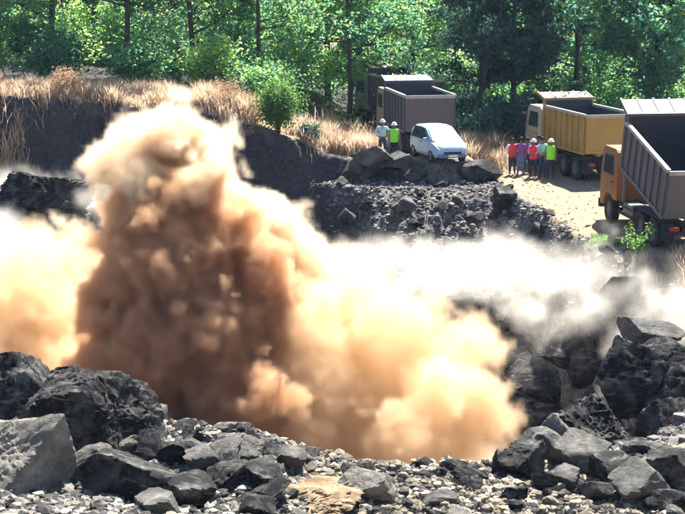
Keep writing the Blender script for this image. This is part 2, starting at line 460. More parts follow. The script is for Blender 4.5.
def gravel(name, label, n, xr, yr, smin, smax, mat, ok=None, sub=1):
    V, F = ICO[sub]
    x = rng.uniform(*xr, n * 2); y = rng.uniform(*yr, n * 2)
    if ok is not None:
        q = ok(x, y); x = x[q][:n]; y = y[q][:n]
    else: x = x[:n]; y = y[:n]
    n = len(x)
    s = smin + (smax - smin) * rng.uniform(size=n) ** 2.5
    z = ground_z(x, y)
    J = 1 + rng.uniform(-.35, .35, (n, len(V), 1))
    D = V[None] * J * (s[:, None, None] * np.stack([rng.uniform(.8, 1.3, n), rng.uniform(.8, 1.2, n), rng.uniform(.5, .9, n)], -1)[:, None])
    a = rng.uniform(0, 6.28, n); ca, sa = np.cos(a)[:, None], np.sin(a)[:, None]
    X = D[..., 0] * ca - D[..., 1] * sa; Y = D[..., 0] * sa + D[..., 1] * ca
    P = np.stack([X + x[:, None], Y + y[:, None], D[..., 2] + (z + s * .15)[:, None]], -1).reshape(-1, 3)
    FF = (F[None] + (np.arange(n) * len(V))[:, None, None]).reshape(-1, 3)
    me = mesh_np(name, P, FF, mat, smooth=False)
    set_attr(me, 'tone', np.repeat(rng.uniform(size=n), len(V)))
    o = new_obj(name, me)
    return tag(o, label, 'gravel', kind='stuff')
def gravel_mat(name, cols):
    r = NM(name)
    ramp = r.N.new('ShaderNodeValToRGB'); ramp.color_ramp.interpolation = 'CONSTANT'
    e = ramp.color_ramp.elements
    while len(e) < len(cols): e.new(.5)
    for i, cc in enumerate(cols): e[i].position = i / len(cols); e[i].color = (*cc, 1)
    r.put(ramp, 0, r.attr('tone'))
    n = r.noise(r.geo('Position'), 14, 3)
    r.set(color=r.mix(r.mapr(n, .3, .7, 0, .5), ramp.outputs[0], (.06, .055, .05)), rough=.9)
    return r.m
G_NEAR = gravel_mat('pale_gravel', [(.05, .045, .04), (.27, .23, .165), (.36, .32, .25), (.13, .11, .085), (.24, .195, .13), (.025, .024, .022)])
G_MIX = gravel_mat('mixed_gravel', [(.015, .015, .015), (.25, .235, .205), (.035, .034, .031), (.34, .32, .275), (.12, .11, .095), (.02, .02, .02), (.22, .19, .15), (.04, .04, .04)])
G_DARK = gravel_mat('dark_gravel', [(.05, .05, .05), (.20, .185, .17), (.11, .10, .095), (.28, .26, .235), (.035, .035, .035)])
gravel('gravel', 'pale crushed stone covering the near berm along the bottom right', 24000, (-7.5, 7.5), (22, 31.2), .012, .12, G_NEAR, lambda x, y: (np.abs(x) < y * .28) & (x > -1.2 + .6 * np.sin(y * 3)))
gravel('gravel', 'grey and black crushed rock between the stones at the bottom left', 14000, (-7.5, -.4), (21.5, 31.2), .015, .12, G_MIX, lambda x, y: (np.abs(x) < y * .28) & (x < -.8 + .6 * np.sin(y * 3)))
gravel('rubble', 'dark broken rubble covering the spoil slope', 9000, (-1.5, 9), (56, 69), .02, .13, G_DARK, lambda x, y: road_mask(x, y) < .4)
gravel('rubble', 'dark broken rubble between the boulders of the right pile', 3500, (3, 10), (31, 46), .03, .2, G_DARK)
gravel('rubble', 'scattered stones on the dusty slope at the right', 1800, (7.5, 14), (44, 57), .03, .15, G_DARK, lambda x, y: road_mask(x, y) < .4)
gravel('gravel', 'small grit scattered over the sandy road', 1500, (7, 13), (48, 75), .01, .06, G_NEAR)
# ------------------------------------------------------------------ trees, shrubs, dry grass
def leaf_mat(name, cols, trans=.5, rough=.55):
    r = NM(name)
    ramp = r.N.new('ShaderNodeValToRGB')
    e = ramp.color_ramp.elements
    while len(e) < len(cols): e.new(.5)
    for i, cc in enumerate(cols): e[i].position = i / (len(cols) - 1); e[i].color = (*cc, 1)
    oi = r.N.new('ShaderNodeObjectInfo').outputs['Random']
    t = r.math('ADD', r.math('MULTIPLY', r.attr('tone'), .7), r.math('MULTIPLY', oi, .3))
    r.put(ramp, 0, t)
    r.set(color=ramp.outputs[0], rough=rough)
    tr = r.N.new('ShaderNodeBsdfTranslucent')
    hs = r.N.new('ShaderNodeHueSaturation'); hs.inputs['Value'].default_value = 2.6; hs.inputs['Hue'].default_value = .485
    r.put(hs, 'Color', ramp.outputs[0]); r.put(tr, 'Color', hs.outputs[0])
    mx = r.N.new('ShaderNodeMixShader'); mx.inputs[0].default_value = trans
    r.L.new(r.b.outputs[0], mx.inputs[1]); r.L.new(tr.outputs[0], mx.inputs[2]); r.L.new(mx.outputs[0], r.out.inputs[0])
    return r.m
M_LEAF = leaf_mat('leaf_green', [(.022, .08, .09), (.055, .15, .10), (.14, .26, .07), (.33, .42, .10)], .65)
M_LEAFD = leaf_mat('leaf_dark', [(.014, .042, .04), (.025, .065, .05), (.045, .10, .05)], .35)
M_LEAFY = leaf_mat('leaf_fresh', [(.03, .09, .025), (.065, .15, .03), (.15, .24, .05)], .45)
M_DRY = leaf_mat('dry_grass', [(.17, .12, .08), (.34, .26, .175), (.47, .38, .26), (.33, .23, .17)], .3, .9)
def bark_mat(name, a, b):
    r = NM(name); co = r.coord('Object')
    n = r.noise(r.scale(co, (6, 6, 1.2)), 2.5, 5, .7)
    r.set(color=r.mix(r.mapr(n, .35, .65), a, b), rough=.95); r.bump(n, .8, .05); return r.m
M_BARK = bark_mat('bark', (.035, .028, .024), (.10, .08, .065))

def tube_mesh(segs, sides=6):
    """segs: list of (p0, p1, r0, r1)"""
    Vs, Fs, off = [], [], 0
    ang = np.linspace(0, 2 * np.pi, sides, endpoint=False)
    for p0, p1, r0, r1 in segs:
        d = p1 - p0; L_ = np.linalg.norm(d)
        if L_ < 1e-6: continue
        d = d / L_; a = np.array([1, 0, 0]) if abs(d[0]) < .8 else np.array([0, 1, 0])
        u = np.cross(d, a); u /= np.linalg.norm(u); v = np.cross(d, u)
        ring = np.cos(ang)[:, None] * u + np.sin(ang)[:, None] * v
        Vs += [p0 + ring * r0, p1 + ring * r1]
        i = np.arange(sides); j = (i + 1) % sides
        Fs.append(np.stack([i, j, j + sides, i + sides], -1) + off); off += 2 * sides
    return np.concatenate(Vs), np.concatenate(Fs)

def leaves_mesh(name, C, size, r, mat, tone=None, droop=0.0):
    """one folded rhombus per centre"""
    n = len(C)
    d = r.normal(size=(n, 3)); d[:, 2] = d[:, 2] * .6 - droop; d /= np.linalg.norm(d, axis=1)[:, None]
    q = r.normal(size=(n, 3)); w = np.cross(d, q); w /= np.linalg.norm(w, axis=1)[:, None]
    nrm = np.cross(d, w)
    s = (size * r.uniform(.6, 1.35, n))[:, None]
    fold = nrm * s * .14
    V = np.stack([C - d * s * .5, C + w * s * .27 + fold, C + d * s * .55, C - w * s * .27 + fold], 1).reshape(-1, 3)
    b = np.arange(n)[:, None] * 4
    F = np.concatenate([b + [0, 1, 2], b + [0, 2, 3]], 1).reshape(-1, 3)
    me = mesh_np(name, V, F, mat, smooth=False)
    set_attr(me, 'tone', np.repeat(r.uniform(size=n) if tone is None else tone, 4))
    return me

def tree_meshes(seed, H=12.0, spread=3.6, trunk_r=.2, low=.12, nlimb=20, mat=None, leaf=.24, nleaf=17000, dens=.42, lean=.05, forks=1):
    r = np.random.default_rng(seed)
    segs, anchors = [], []
    def branch(p, d, L_, rad, lev):
        n = 4 if lev == 0 else 3
        for i in range(n):
            nd = d + r.normal(size=3) * (.12 + .1 * lev) + np.array([0, 0, .06 if lev else 0])
            nd /= np.linalg.norm(nd)
            q = p + nd * L_ / n; rr = max(rad * (1 - .75 * (i + 1) / n), .008)
            segs.append((p, q, max(rad * (1 - .75 * i / n), .01), rr))
            if lev >= 1: anchors.append((q, .25 + .13 * L_))
            if lev < 2:
                for _ in range(2 if lev == 1 else 2):
                    sd = nd + r.normal(size=3) * .75; sd /= np.linalg.norm(sd)
                    branch(q, sd, L_ * r.uniform(.4, .6), rr * .7, lev + 1)
            p, d = q, nd
    for f in range(forks):
        p = np.array([0.0, 0, -.3]); d = np.array([r.normal() * (lean + .2 * (f > 0)), r.normal() * (lean + .2 * (f > 0)), 1.0]); d /= np.linalg.norm(d)
        N = 12; path = [p]; rads = [trunk_r * (1.25 if f == 0 else .9)]
        for i in range(N):
            d = d + r.normal(size=3) * .05; d[2] = abs(d[2]); d /= np.linalg.norm(d)
            p = p + d * H / N; path.append(p); rads.append(max(trunk_r * (1 - .85 * (i + 1) / N), .02))
            segs.append((path[-2], p, rads[-2], rads[-1]))
        for k in range(nlimb // forks):
            t = low + (1 - low) * ((k + r.uniform()) / (nlimb // forks))
            i = min(int(t * N), N - 1); pp = path[i] + (path[i + 1] - path[i]) * (t * N - i)
            a = r.uniform(0, 6.283); up = r.uniform(-.1, .65)
            dd = np.array([math.cos(a), math.sin(a), up]); dd /= np.linalg.norm(dd)
            env = spread * (0.55 + .6 * math.sin(math.pi * min(1, .15 + t * .8))) * r.uniform(.6, 1.1)
            branch(pp, dd, env, max(rads[i] * .45, .03), 0)
    V, F = tube_mesh(segs, 5)
    trunk = mesh_np('trunk', V, F, M_BARK)
    A = np.array([a[0] for a in anchors]); S = np.array([a[1] for a in anchors])
    vis = A[:, 2] < 10.5
    A, S = A[vis], S[vis]
    keep = r.uniform(size=len(A)) < .8
    A, S = A[keep], S[keep]
    k = r.integers(0, len(A), nleaf)
    C = A[k] + r.normal(size=(nleaf, 3)) * (S[k] * dens)[:, None] * np.array([1, 1, .8])
    clump = r.uniform(size=len(A))
    crown = leaves_mesh('crown', C, leaf, r, mat or M_LEAF, tone=np.clip(clump[k] * .6 + r.uniform(size=nleaf) * .4, 0, 1), droop=.2)
    return trunk, crown

VAR = [tree_meshes(11), tree_meshes(12, spread=3.0, trunk_r=.16, low=.08, leaf=.2), tree_meshes(13, spread=4.0, trunk_r=.24, low=.22, forks=2, leaf=.27, nlimb=22),
       tree_meshes(14, H=13, spread=2.5, trunk_r=.2, low=.04, nlimb=26, mat=M_LEAFD, leaf=.22, nleaf=20000, dens=.5),
       tree_meshes(15, spread=3.6, trunk_r=.19, low=.3, nlimb=16, nleaf=11000, leaf=.25)]
def tree(label, x, y, var, s=1.0, rz=None, group=None, name='broadleaf_tree'):
    root = new_obj(name, None, loc=(x, y, gz(x, y) - .05))
    root.rotation_euler.z = random.uniform(0, 6.28) if rz is None else rz
    root.scale = (s, s, s)
    new_obj('trunk', VAR[var][0], root); new_obj('crown', VAR[var][1], root)
    return tag(root, label, 'tree', group)
for a in [('leafy tree at the far left edge above the dark bank', -19.5, 81, 1), ('second tree from the left edge above the dark bank', -15.6, 83, 0),
          ('third tree from the left above the dry grass bank', -11.6, 82, 4), ('fourth tree from the left behind the dust plume top', -8.0, 84.5, 0),
          ('spreading tree behind the green shrub on the cliff', -4.4, 83, 1), ('tree with a dark upright trunk left of the grey truck', 0.4, 88, 4),
          ('tree with a thin dark trunk behind the grey truck', 4.6, 95, 4), ('dense dark tree right of the grey truck', 6.9, 84, 3),
          ('dense dark tree behind the people at the yellow truck', 9.6, 86, 3), ('leafy tree behind the yellow truck bed', 13.0, 88, 4),
          ('tree with a forked dark trunk between the yellow and right trucks', 16.2, 84, 2), ('leafy tree at the right edge above the right truck', 19.8, 86, 1)]:
    tree(a[0], a[1], a[2], a[3], s=random.uniform(.95, 1.15))
for i in range(7): tree(nth('tree in the second row of the wood', i), -24 + i * 8 + random.uniform(-1, 1), 97 + random.uniform(-2, 2), [0, 1, 2, 0, 4, 1, 2, 0, 1][i], 1.1, group='trees of the second row')
for i in range(9): tree(nth('tree deep in the wood behind the quarry', i), -28 + i * 7 + random.uniform(-1, 1), 112 + random.uniform(-3, 3), [1, 0, 2, 3, 0, 1, 0, 3, 2][i], 1.2, group='trees deep in the wood')

def shrub(label, x, y, w, h, seed, mat=M_LEAF, leaf=.16, n=3500, name='shrub', z=None):
    r = np.random.default_rng(seed)
    root = new_obj(name, None, loc=(x, y, gz(x, y) if z is None else z))
    segs, C = [], []
    for i in range(14):
        a = r.uniform(0, 6.28); e = np.array([math.cos(a) * w * .42 * r.uniform(.2, 1), math.sin(a) * w * .42 * r.uniform(.2, 1), h * r.uniform(.55, .92)])
        mid = e * np.array([.4, .4, .55]); b = np.array([r.normal() * .04, r.normal() * .04, -.1])
        segs += [(b, mid, .022, .014), (mid, e, .014, .006)]
        for q, t in ((mid, .3), (mid * .45 + e * .55, .3), (e, .28)):
            C.append(q + r.normal(size=(n // 42 + 1, 3)) * np.array([w, w, h]) * t * .45)
    C = np.concatenate(C); C = C[C[:, 2] > .05]
    V, F = tube_mesh(segs, 4); new_obj('stem', mesh_np('stem', V, F, M_BARK), root)
    new_obj('foliage', leaves_mesh('foliage', C, leaf, r, mat), root)
    return tag(root, label, 'shrub')
shrub('rounded green shrub on top of the cliff in the middle', -2.95, 70.3, 2.2, 2.2, 5, M_LEAFY, .13, 7000)
shrub('low dark shrub on the cliff top right of the rounded green shrub', -1.5, 70.3, 1.2, 1.0, 6, M_LEAFD, .13, 1800)
for i, (sx, sy, w, h, lb) in enumerate([
        (-18, 77.5, 3.2, 2.6, 'bushy undergrowth at the far left behind the dry grass'), (-14.2, 78.5, 3.4, 2.4, 'undergrowth bush left of the dust plume top'),
        (-10.2, 78, 3.2, 2.4, 'undergrowth bush behind the dust plume top'), (-6.6, 78.5, 3.2, 2.8, 'undergrowth bush between the dust plume top and the green shrub'),
        (-3.6, 77.5, 2.8, 2.4, 'undergrowth bush directly behind the rounded green shrub'),
        (6.6, 78, 2.4, 2.4, 'dark bush between the grey truck and the people'), (8.6, 80, 2.8, 3.0, 'dark bush behind the people'),
        (14.4, 79, 3.0, 2.8, 'bush behind the yellow truck on its right'), (17.8, 76, 3.0, 2.8, 'bush behind the right truck bed')]):
    shrub(lb, sx, sy, w, h, 60 + i, M_LEAFD if 5 <= i <= 6 else M_LEAF, .2, 4200)

def grass(name, label, n, fn, hmin, hmax, mat, width=.018, seed=1):
    r = np.random.default_rng(seed)
    x, y = fn(r, n); n = len(x)
    z = ground_z(x, y)
    h = r.uniform(hmin, hmax, n) * (.55 + .9 * np.clip(fbm(np.stack([x * .9, y * .9, x * 0], -1), 2) + .5, 0, 1))
    a = r.uniform(0, 6.283, n); ln = r.uniform(.1, .9, n) * h
    bx, by = np.cos(a), np.sin(a)
    w = width * r.uniform(.6, 1.5, n)
    B0 = np.stack([x, y, z - .05], -1); side = np.stack([-by, bx, a * 0], -1) * w[:, None]
    M_ = B0 + np.stack([bx * ln * .35, by * ln * .35, h * .6], -1); T = B0 + np.stack([bx * ln, by * ln, h], -1)
    V = np.stack([B0 - side, B0 + side, M_ + side * .9, M_ - side * .9, T], 1).reshape(-1, 3)
    b = np.arange(n)[:, None] * 5
    F = np.concatenate([b + [0, 1, 2], b + [0, 2, 3], b + [3, 2, 4]], 1).reshape(-1, 3)
    me = mesh_np(name, V, F, mat, smooth=False)
    set_attr(me, 'tone', np.repeat(r.uniform(size=n), 5))
    return tag(new_obj(name, me), label, 'grass', kind='stuff')
def tufts(xr, yr, ntuft, sig=.18, ok=None):
    def fn(r, n):
        tx = r.uniform(*xr, ntuft); ty = r.uniform(*yr, ntuft)
        if ok is not None: q = ok(tx, ty); tx, ty = tx[q], ty[q]
        k = r.integers(0, len(tx), n)
        return tx[k] + r.normal(size=n) * sig, ty[k] + r.normal(size=n) * sig
    return fn
bank_ok = lambda x, y: (y - interp(x, BANK_Y)) > .3
grass('dry_grass', 'tan dry grass covering the top of the dark bank on the left', 46000, tufts((-20, -1.0), (69.2, 76.5), 1100, .2, lambda x, y: bank_ok(x, y) & ((x < -4.2) | (x > -1.6) | (y > 72))), .2, .7, M_DRY, .016, 1)
grass('dry_grass', 'tall tan dry grass above the cliff left of the green shrub', 9000, tufts((-6.6, -4.2), (69.8, 72.5), 80, .2, bank_ok), .4, 1.0, M_DRY, .016, 2)
grass('dry_grass', 'pinkish dry grass in front of the grey truck on its left', 8000, tufts((-1.2, 1.5), (70.4, 73.0), 80, .18), .4, 1.05, M_DRY, .014, 3)
grass('dry_grass', 'tall dry grass clump right of the parked car', 7000, tufts((5.9, 7.6), (73.4, 77.5), 70, .18), .5, 1.2, M_DRY, .014, 4)
grass('dry_grass', 'dry stalks hanging over the dark bank at the far left', 3000, tufts((-18, -14.2), (69.6, 70.8), 50, .15), .35, .9, M_DRY, .016, 5)
grass('dry_grass', 'dry grass on the slope below the right truck', 5000, tufts((8.9, 12.6), (46.5, 51.0), 80, .12), .2, .6, M_DRY, .012, 6)
grass('weeds', 'patch of green weeds at the sandy road edge', 1400, tufts((8.9, 9.7), (53.6, 55.0), 12, .15), .1, .26, M_LEAFY, .02, 7)
grass('dry_grass', 'sparse dry grass under the trees beyond the vehicles', 14000, tufts((-1, 20), (77, 84), 260, .25), .3, .9, M_DRY, .02, 8)

def sapling(label, x, y, h, w, seed):
    r = np.random.default_rng(seed)
    root = new_obj('sapling', None, loc=(x, y, gz(x, y)))
    segs, C = [], []
    for i in range(7):
        a = i * .9 + r.uniform(0, .5); e = np.array([math.cos(a) * w * r.uniform(.2, .55), math.sin(a) * w * r.uniform(.2, .55), h * r.uniform(.5, 1)])
        m = e * np.array([.35, .35, .55]); segs += [(np.array([0, 0, -.1]), m, .018, .011), (m, e, .011, .004)]
        for t in np.linspace(.1, 1, 9): C.append(m + (e - m) * t + r.normal(size=(5, 3)) * .09)
    V, F = tube_mesh(segs, 4); new_obj('stem', mesh_np('stem', V, F, M_BARK), root)
    new_obj('foliage', leaves_mesh('foliage', np.concatenate(C), .15, r, M_LEAFY), root)
    return tag(root, label, 'sapling')

def leaf_mass(name, label, n, xr, yr, zr, clumps, sig, leaf, mat, seed):
    r = np.random.default_rng(seed)
    cx = r.uniform(*xr, clumps); cyy = r.uniform(*yr, clumps); cz = ground_z(cx, cyy) + r.uniform(*zr, clumps)
    k = r.integers(0, clumps, n)
    C = np.stack([cx, cyy, cz], -1)[k] + r.normal(size=(n, 3)) * sig
    tone = np.clip(r.uniform(size=clumps)[k] * .6 + r.uniform(size=n) * .4, 0, 1)
    return tag(new_obj(name, leaves_mesh(name, C, leaf, r, mat, tone)), label, 'foliage', kind='stuff')
leaf_mass('undergrowth', 'leafy undergrowth filling the gaps between the tree trunks', 30000, (-24, 24), (87, 104), (.1, 3.2), 420, .55, .26, M_LEAF, 91)
leaf_mass('distant_wood', 'mass of distant wood foliage behind the trees', 36000, (-38, 38), (118, 130), (0, 13), 300, .95, .40, M_LEAF, 92)

M_TWIG = leaf_mat('dry_leaf', [(.16, .10, .06), (.28, .19, .11), (.38, .29, .18)], .3, .9)
for i, (sx, sy, w, h, lb) in enumerate([(-16.6, 72.2, 1.6, 1.1, 'brown withered bush on the bank near the far left edge'), (-12.8, 72.0, 1.8, 1.3, 'brown withered bush on the bank left of the dust plume top'),
        (-5.4, 70.6, 1.7, 1.5, 'brown withered bush above the cliff left of the green shrub'), (-4.4, 71.6, 1.4, 1.2, 'small brown withered bush close to the green shrub'),
        (-.2, 71.2, 1.3, .9, 'low brown withered bush right of the green shrub'), (7.0, 76.0, 1.5, 1.2, 'brown withered bush right of the parked car')]):
    shrub(lb, sx, sy, w, h, 160 + i, M_TWIG, .1, 2600, name='withered_bush')
# ------------------------------------------------------------------ vehicles
def paint(name, col, dirt=(.20, .15, .10), amt=.75, rough=.5, metal=0.0):
    r = NM(name); co = r.coord('Object')
    n = r.noise(co, 1.3, 6, .7); n2 = r.noise(r.scale(co, (3, 3, .7)), 3.0, 5, .7)
    c = r.mix(r.mapr(n, .42, .72, 0, amt), col, dirt)
    c = r.mix(r.mapr(n2, .56, .72, 0, amt * .8), c, tuple(q * .4 for q in dirt))
    r.set(color=c, rough=rough, metal=metal); r.bump(n2, .12, .02); return r.m
def plain(name, col, rough=.6, metal=0.0, spec=.3):
    r = NM(name); n = r.noise(r.coord('Object'), 6, 4, .7)
    r.set(color=r.mix(r.mapr(n, .3, .8, 0, .4), col, tuple(q * .55 for q in col)), rough=rough, metal=metal, spec=spec); return r.m
T_YEL = paint('yellow_paint', (.34, .22, .045), (.18, .13, .075))
T_GREY = paint('grey_paint', (.065, .085, .115), (.10, .08, .07), .7)
T_BROWN = paint('brown_paint', (.11, .085, .08), (.07, .055, .05), .7)
T_STEEL = paint('bed_steel', (.10, .095, .105), (.13, .10, .085), .7)
T_ORG = paint('orange_paint', (.28, .11, .03), (.14, .09, .055), .65)
T_CREAM = paint('cream_paint', (.42, .36, .26), (.2, .16, .11), .55)
T_BED = paint('bed_interior', (.03, .033, .045), (.05, .043, .04), .6)
T_GUARD = paint('guard_paint', (.34, .32, .30), (.2, .17, .14), .6)
T_BLK = plain('black_iron', (.025, .025, .028), .7)
T_TYRE = plain('tyre_rubber', (.022, .022, .023), .85)
T_RIM = plain('rim_steel', (.16, .15, .14), .6, .3)
T_RED = plain('lamp_red', (.45, .02, .015), .25)
T_WHITE = plain('lamp_white', (.75, .75, .7), .2)
T_GLASS = NM('vehicle_glass'); T_GLASS.set(color=(.03, .04, .05), rough=.08, spec=.8); T_GLASS = T_GLASS.m

class PB:
    def __init__(s): s.bm = bmesh.new()
    def box(s, x0, x1, y0, y1, z0, z1, rot=None, piv=None):
        M = Matrix.Translation(((x0 + x1) / 2, (y0 + y1) / 2, (z0 + z1) / 2)) @ Matrix.Diagonal((x1 - x0, y1 - y0, z1 - z0, 1))
        if rot is not None:
            p = Vector(piv) if piv else Vector(((x0 + x1) / 2, (y0 + y1) / 2, (z0 + z1) / 2))
            M = Matrix.Translation(p) @ Matrix.Rotation(rot[1], 4, rot[0]) @ Matrix.Translation(-p) @ M
        bmesh.ops.create_cube(s.bm, size=1.0, matrix=M); return s
    def cyl(s, p0, p1, r0, r1=None, seg=14):
        p0, p1 = Vector(p0), Vector(p1); d = p1 - p0
        M = Matrix.Translation((p0 + p1) / 2) @ d.to_track_quat('Z', 'Y').to_matrix().to_4x4()
        bmesh.ops.create_cone(s.bm, cap_ends=True, segments=seg, radius1=r0, radius2=r0 if r1 is None else r1, depth=d.length, matrix=M); return s
    def prism(s, pts, x0, x1):
        """(y, z) outline extruded along x"""
        a = [s.bm.verts.new((x0, p[0], p[1])) for p in pts]; b = [s.bm.verts.new((x1, p[0], p[1])) for p in pts]
        s.bm.faces.new(a); s.bm.faces.new(b[::-1]); n = len(pts)
        for i in range(n): s.bm.faces.new((a[i], b[i], b[(i + 1) % n], a[(i + 1) % n]))
        return s
    def lathe(s, prof, c, seg=24):
        """(radius, x) profile round the x axis"""
        rings = [[s.bm.verts.new((c[0] + x, c[1] + math.cos(2 * math.pi * i / seg) * r, c[2] + math.sin(2 * math.pi * i / seg) * r)) for i in range(seg)] for r, x in prof]
        for A, Bq in zip(rings[:-1], rings[1:]):
            for i in range(seg): s.bm.faces.new((A[i], A[(i + 1) % seg], Bq[(i + 1) % seg], Bq[i]))
        return s
    def build(s, name, mat, parent, bevel=0.0, smooth=False, loc=None):
        bmesh.ops.recalc_face_normals(s.bm, faces=s.bm.faces[:])
        if bevel > 0:
            try: bmesh.ops.bevel(s.bm, geom=s.bm.edges[:], offset=bevel, segments=2, affect='EDGES', profile=.6)
            except Exception: pass
        me = bpy.data.meshes.new(name); s.bm.to_mesh(me); s.bm.free()
        if smooth:
            for p in me.polygons: p.use_smooth = True
            try: me.set_sharp_from_angle(angle=R(35))
            except Exception: pass
        me.materials.append(mat)
        return new_obj(name, me, parent, loc)

def wheel(parent, x, y, r, w):
    t = PB().lathe([(r * .6, -w / 2), (r * .93, -w / 2), (r, -w * .38), (r * 1.0, w * .38), (r * .93, w / 2), (r * .6, w / 2), (r * .6, -w / 2)], (0, 0, 0)).build('wheel', T_TYRE, parent, smooth=True, loc=(x, y, r))
    sg = -1 if x < 0 else 1
    PB().lathe([(0.001, sg * w * .36), (r * .2, sg * w * .36), (r * .24, sg * w * .2), (r * .5, sg * w * .12), (r * .61, sg * w * .42)], (0, 0, 0), 20).build('rim', T_RIM, t, smooth=True)
    return t

def dump_truck(label, x, y, heading, bedmat, cabmat, tilt=0.0, z=None, tailmat=None, guard=T_GUARD):
    """tail at the origin, nose along +y; heading in degrees, positive turns the nose left"""
    t = new_obj('dump_truck', None, loc=(x, y, gz(x, y) + .02 if z is None else z)); t.rotation_euler.z = R(heading)
    W = 1.22
    PB().box(-.48, -.34, .3, 7.0, .78, 1.02).box(.34, .48, .3, 7.0, .78, 1.02).box(-.34, .34, .5, .62, .8, 1.0).box(-.34, .34, 2.9, 3.05, .8, 1.0).box(-.34, .34, 4.6, 4.75, .8, 1.0).build('chassis', T_BLK, t)
    for ay in (1.15, 2.45):
        PB().cyl((-.95, ay, .52), (.95, ay, .52), .09).build('axle', T_BLK, t)
        for sg in (-1, 1):
            wheel(t, sg * 1.06, ay, .52, .27); wheel(t, sg * .76, ay, .52, .27)
    PB().cyl((-.9, 6.2, .52), (.9, 6.2, .52), .07).build('axle', T_BLK, t)
    for sg in (-1, 1): wheel(t, sg * 1.02, 6.2, .52, .3)
    PB().box(-1.12, -.55, 3.5, 4.6, .55, 1.05).build('fuel_tank', T_RIM, t, .06, True)
    PB().box(.55, 1.1, 3.6, 4.3, .55, 1.0).build('battery_box', T_BLK, t, .03)
    for sg in (-1, 1):
        PB().prism([(.45, .95), (.5, 1.12), (3.1, 1.12), (3.15, .95), (3.12, .95), (3.05, 1.09), (.55, 1.09), (.48, .95)], sg * .62 - (.6 if sg < 0 else 0), sg * .62 + (.6 if sg > 0 else 0)).build('mudguard', T_BLK, t)
        PB().box(sg * 1.1 - .03, sg * 1.1 + .03, 3.3, 5.1, .55, .68).box(sg * 1.1 - .025, sg * 1.1 + .025, 3.3, 5.1, .85, .93).build('side_guard', T_BLK, t)
        PB().box(sg * .62, sg * .98, -.02, .06, .74, .86).build('tail_light', T_RED, t, .01)
        PB().box(sg * .7, sg * 1.15, .28, .31, .35, .95).build('mud_flap', T_BLK, t)
    PB().box(-1.1, 1.1, .02, .14, .6, .72).box(-.5, -.4, .05, .4, .65, .85).box(.4, .5, .05, .4, .65, .85).build('rear_bumper', T_BLK, t)
    # cab
    cab = PB().prism([(5.25, .98), (5.25, 2.78), (5.42, 2.92), (6.75, 2.92), (6.95, 2.78), (7.22, 1.95), (7.3, .62), (6.85, .62), (6.72, .95), (6.45, 1.14), (5.95, 1.14), (5.7, .98)], -1.18, 1.18).build('cab', cabmat, t, .035, True)
    for sg in (-1, 1):
        X = sg * 1.18
        PB().box(X - .012, X + .012, 5.62, 6.78, 1.2, 1.82).build('door', cabmat, cab, .01)
        PB().prism([(5.66, 1.9), (5.66, 2.62), (6.66, 2.62), (6.88, 1.9)], X - .014, X + .014).build('side_window', T_GLASS, cab)
        PB().box(X + sg * .012, X + sg * .04, 5.72, 5.9, 1.6, 1.64).build('door_handle', T_BLK, cab)
        PB().cyl((X, 6.9, 2.5), (X + sg * .26, 7.05, 2.5), .015, seg=8).box(X + sg * .2 - .09, X + sg * .2 + .09, 7.0, 7.05, 1.95, 2.45).build('mirror', T_BLK, cab)
        PB().box(X - .12, X + .03, 5.45, 5.7, .55, .6).build('step', T_BLK, cab)
        PB().box(sg * .95 - .14, sg * .95 + .14, 7.3, 7.34, .85, 1.05).build('headlight', T_WHITE, cab, .01)
    PB().box(-1.02, 1.02, 6.995, 7.02, 2.0, 2.74, ('X', R(18)), (0, 7.0, 2.4)).build('windscreen', T_GLASS, cab)
    PB().box(-.8, .8, 5.232, 5.255, 1.95, 2.6).build('rear_window', T_GLASS, cab)
    PB().box(-1.2, 1.2, 7.2, 7.42, .45, .8).build('front_bumper', T_BLK, cab, .04)
    PB().box(-.7, .7, 7.25, 7.33, 1.1, 1.6).build('grille', T_BLK, cab)
    PB().cyl((-.95, 5.05, 1.0), (-.95, 5.05, 2.9), .07).build('exhaust_pipe', T_RIM, t, smooth=True)
    # bed, hinged at the tail
    hy, hz = .35, 1.2
    b = PB()
    y0, y1, z0, z1, zh = 0.0 - hy, 4.75 - hy, 1.3 - hz, 3.05 - hz, 3.32 - hz
    b.box(-W, W, y0, y1, z0, z0 + .1)
    b.box(-W, -W + .05, y0, y1, z0 + .1, z1).box(W - .05, W, y0, y1, z0 + .1, z1)
    b.box(-W + .051, W - .051, y1 - .05, y1 - .003, z0 + .1, zh)
    b.box(-.5, -.32, y0 + .2, y1 - .1, z0 - .14, z0 - .002).box(.32, .5, y0 + .2, y1 - .1, z0 - .14, z0 - .002)
    bed = b.build('bed', bedmat, t, loc=(0, hy, hz)); bed.rotation_euler.x = R(tilt)
    PB().box(-W + .055, W - .055, y0 + .06, y1 - .055, z0 + .103, z0 + .125).build('floor_plate', T_BED, bed)
    for sg in (-1, 1):
        PB().box(sg * (W - .055) - .003, sg * (W - .055) + .003, y0 + .06, y1 - .06, z0 + .13, z1 - .02).build('liner', T_BED, bed)
        for k in range(8):
            yy = y0 + .06 + k * (y1 - y0 - .16) / 7
            PB().box(min(sg * W, sg * (W + .075)), max(sg * W, sg * (W + .075)), yy, yy + .11, z0 - .05, z1 - .11).build('rib', bedmat, bed, .012)
        PB().box(min(sg * (W - .06), sg * (W + .09)), max(sg * (W - .06), sg * (W + .09)), y0 - .01, y1 + .02, z1 - .1, z1 + .03).build('top_rail', guard, bed, .015)
        PB().box(min(sg * (W + .001), sg * (W + .08)), max(sg * (W + .001), sg * (W + .08)), y0, y1, z0 - .06, z0 + .07).build('bottom_rail', bedmat, bed, .012)
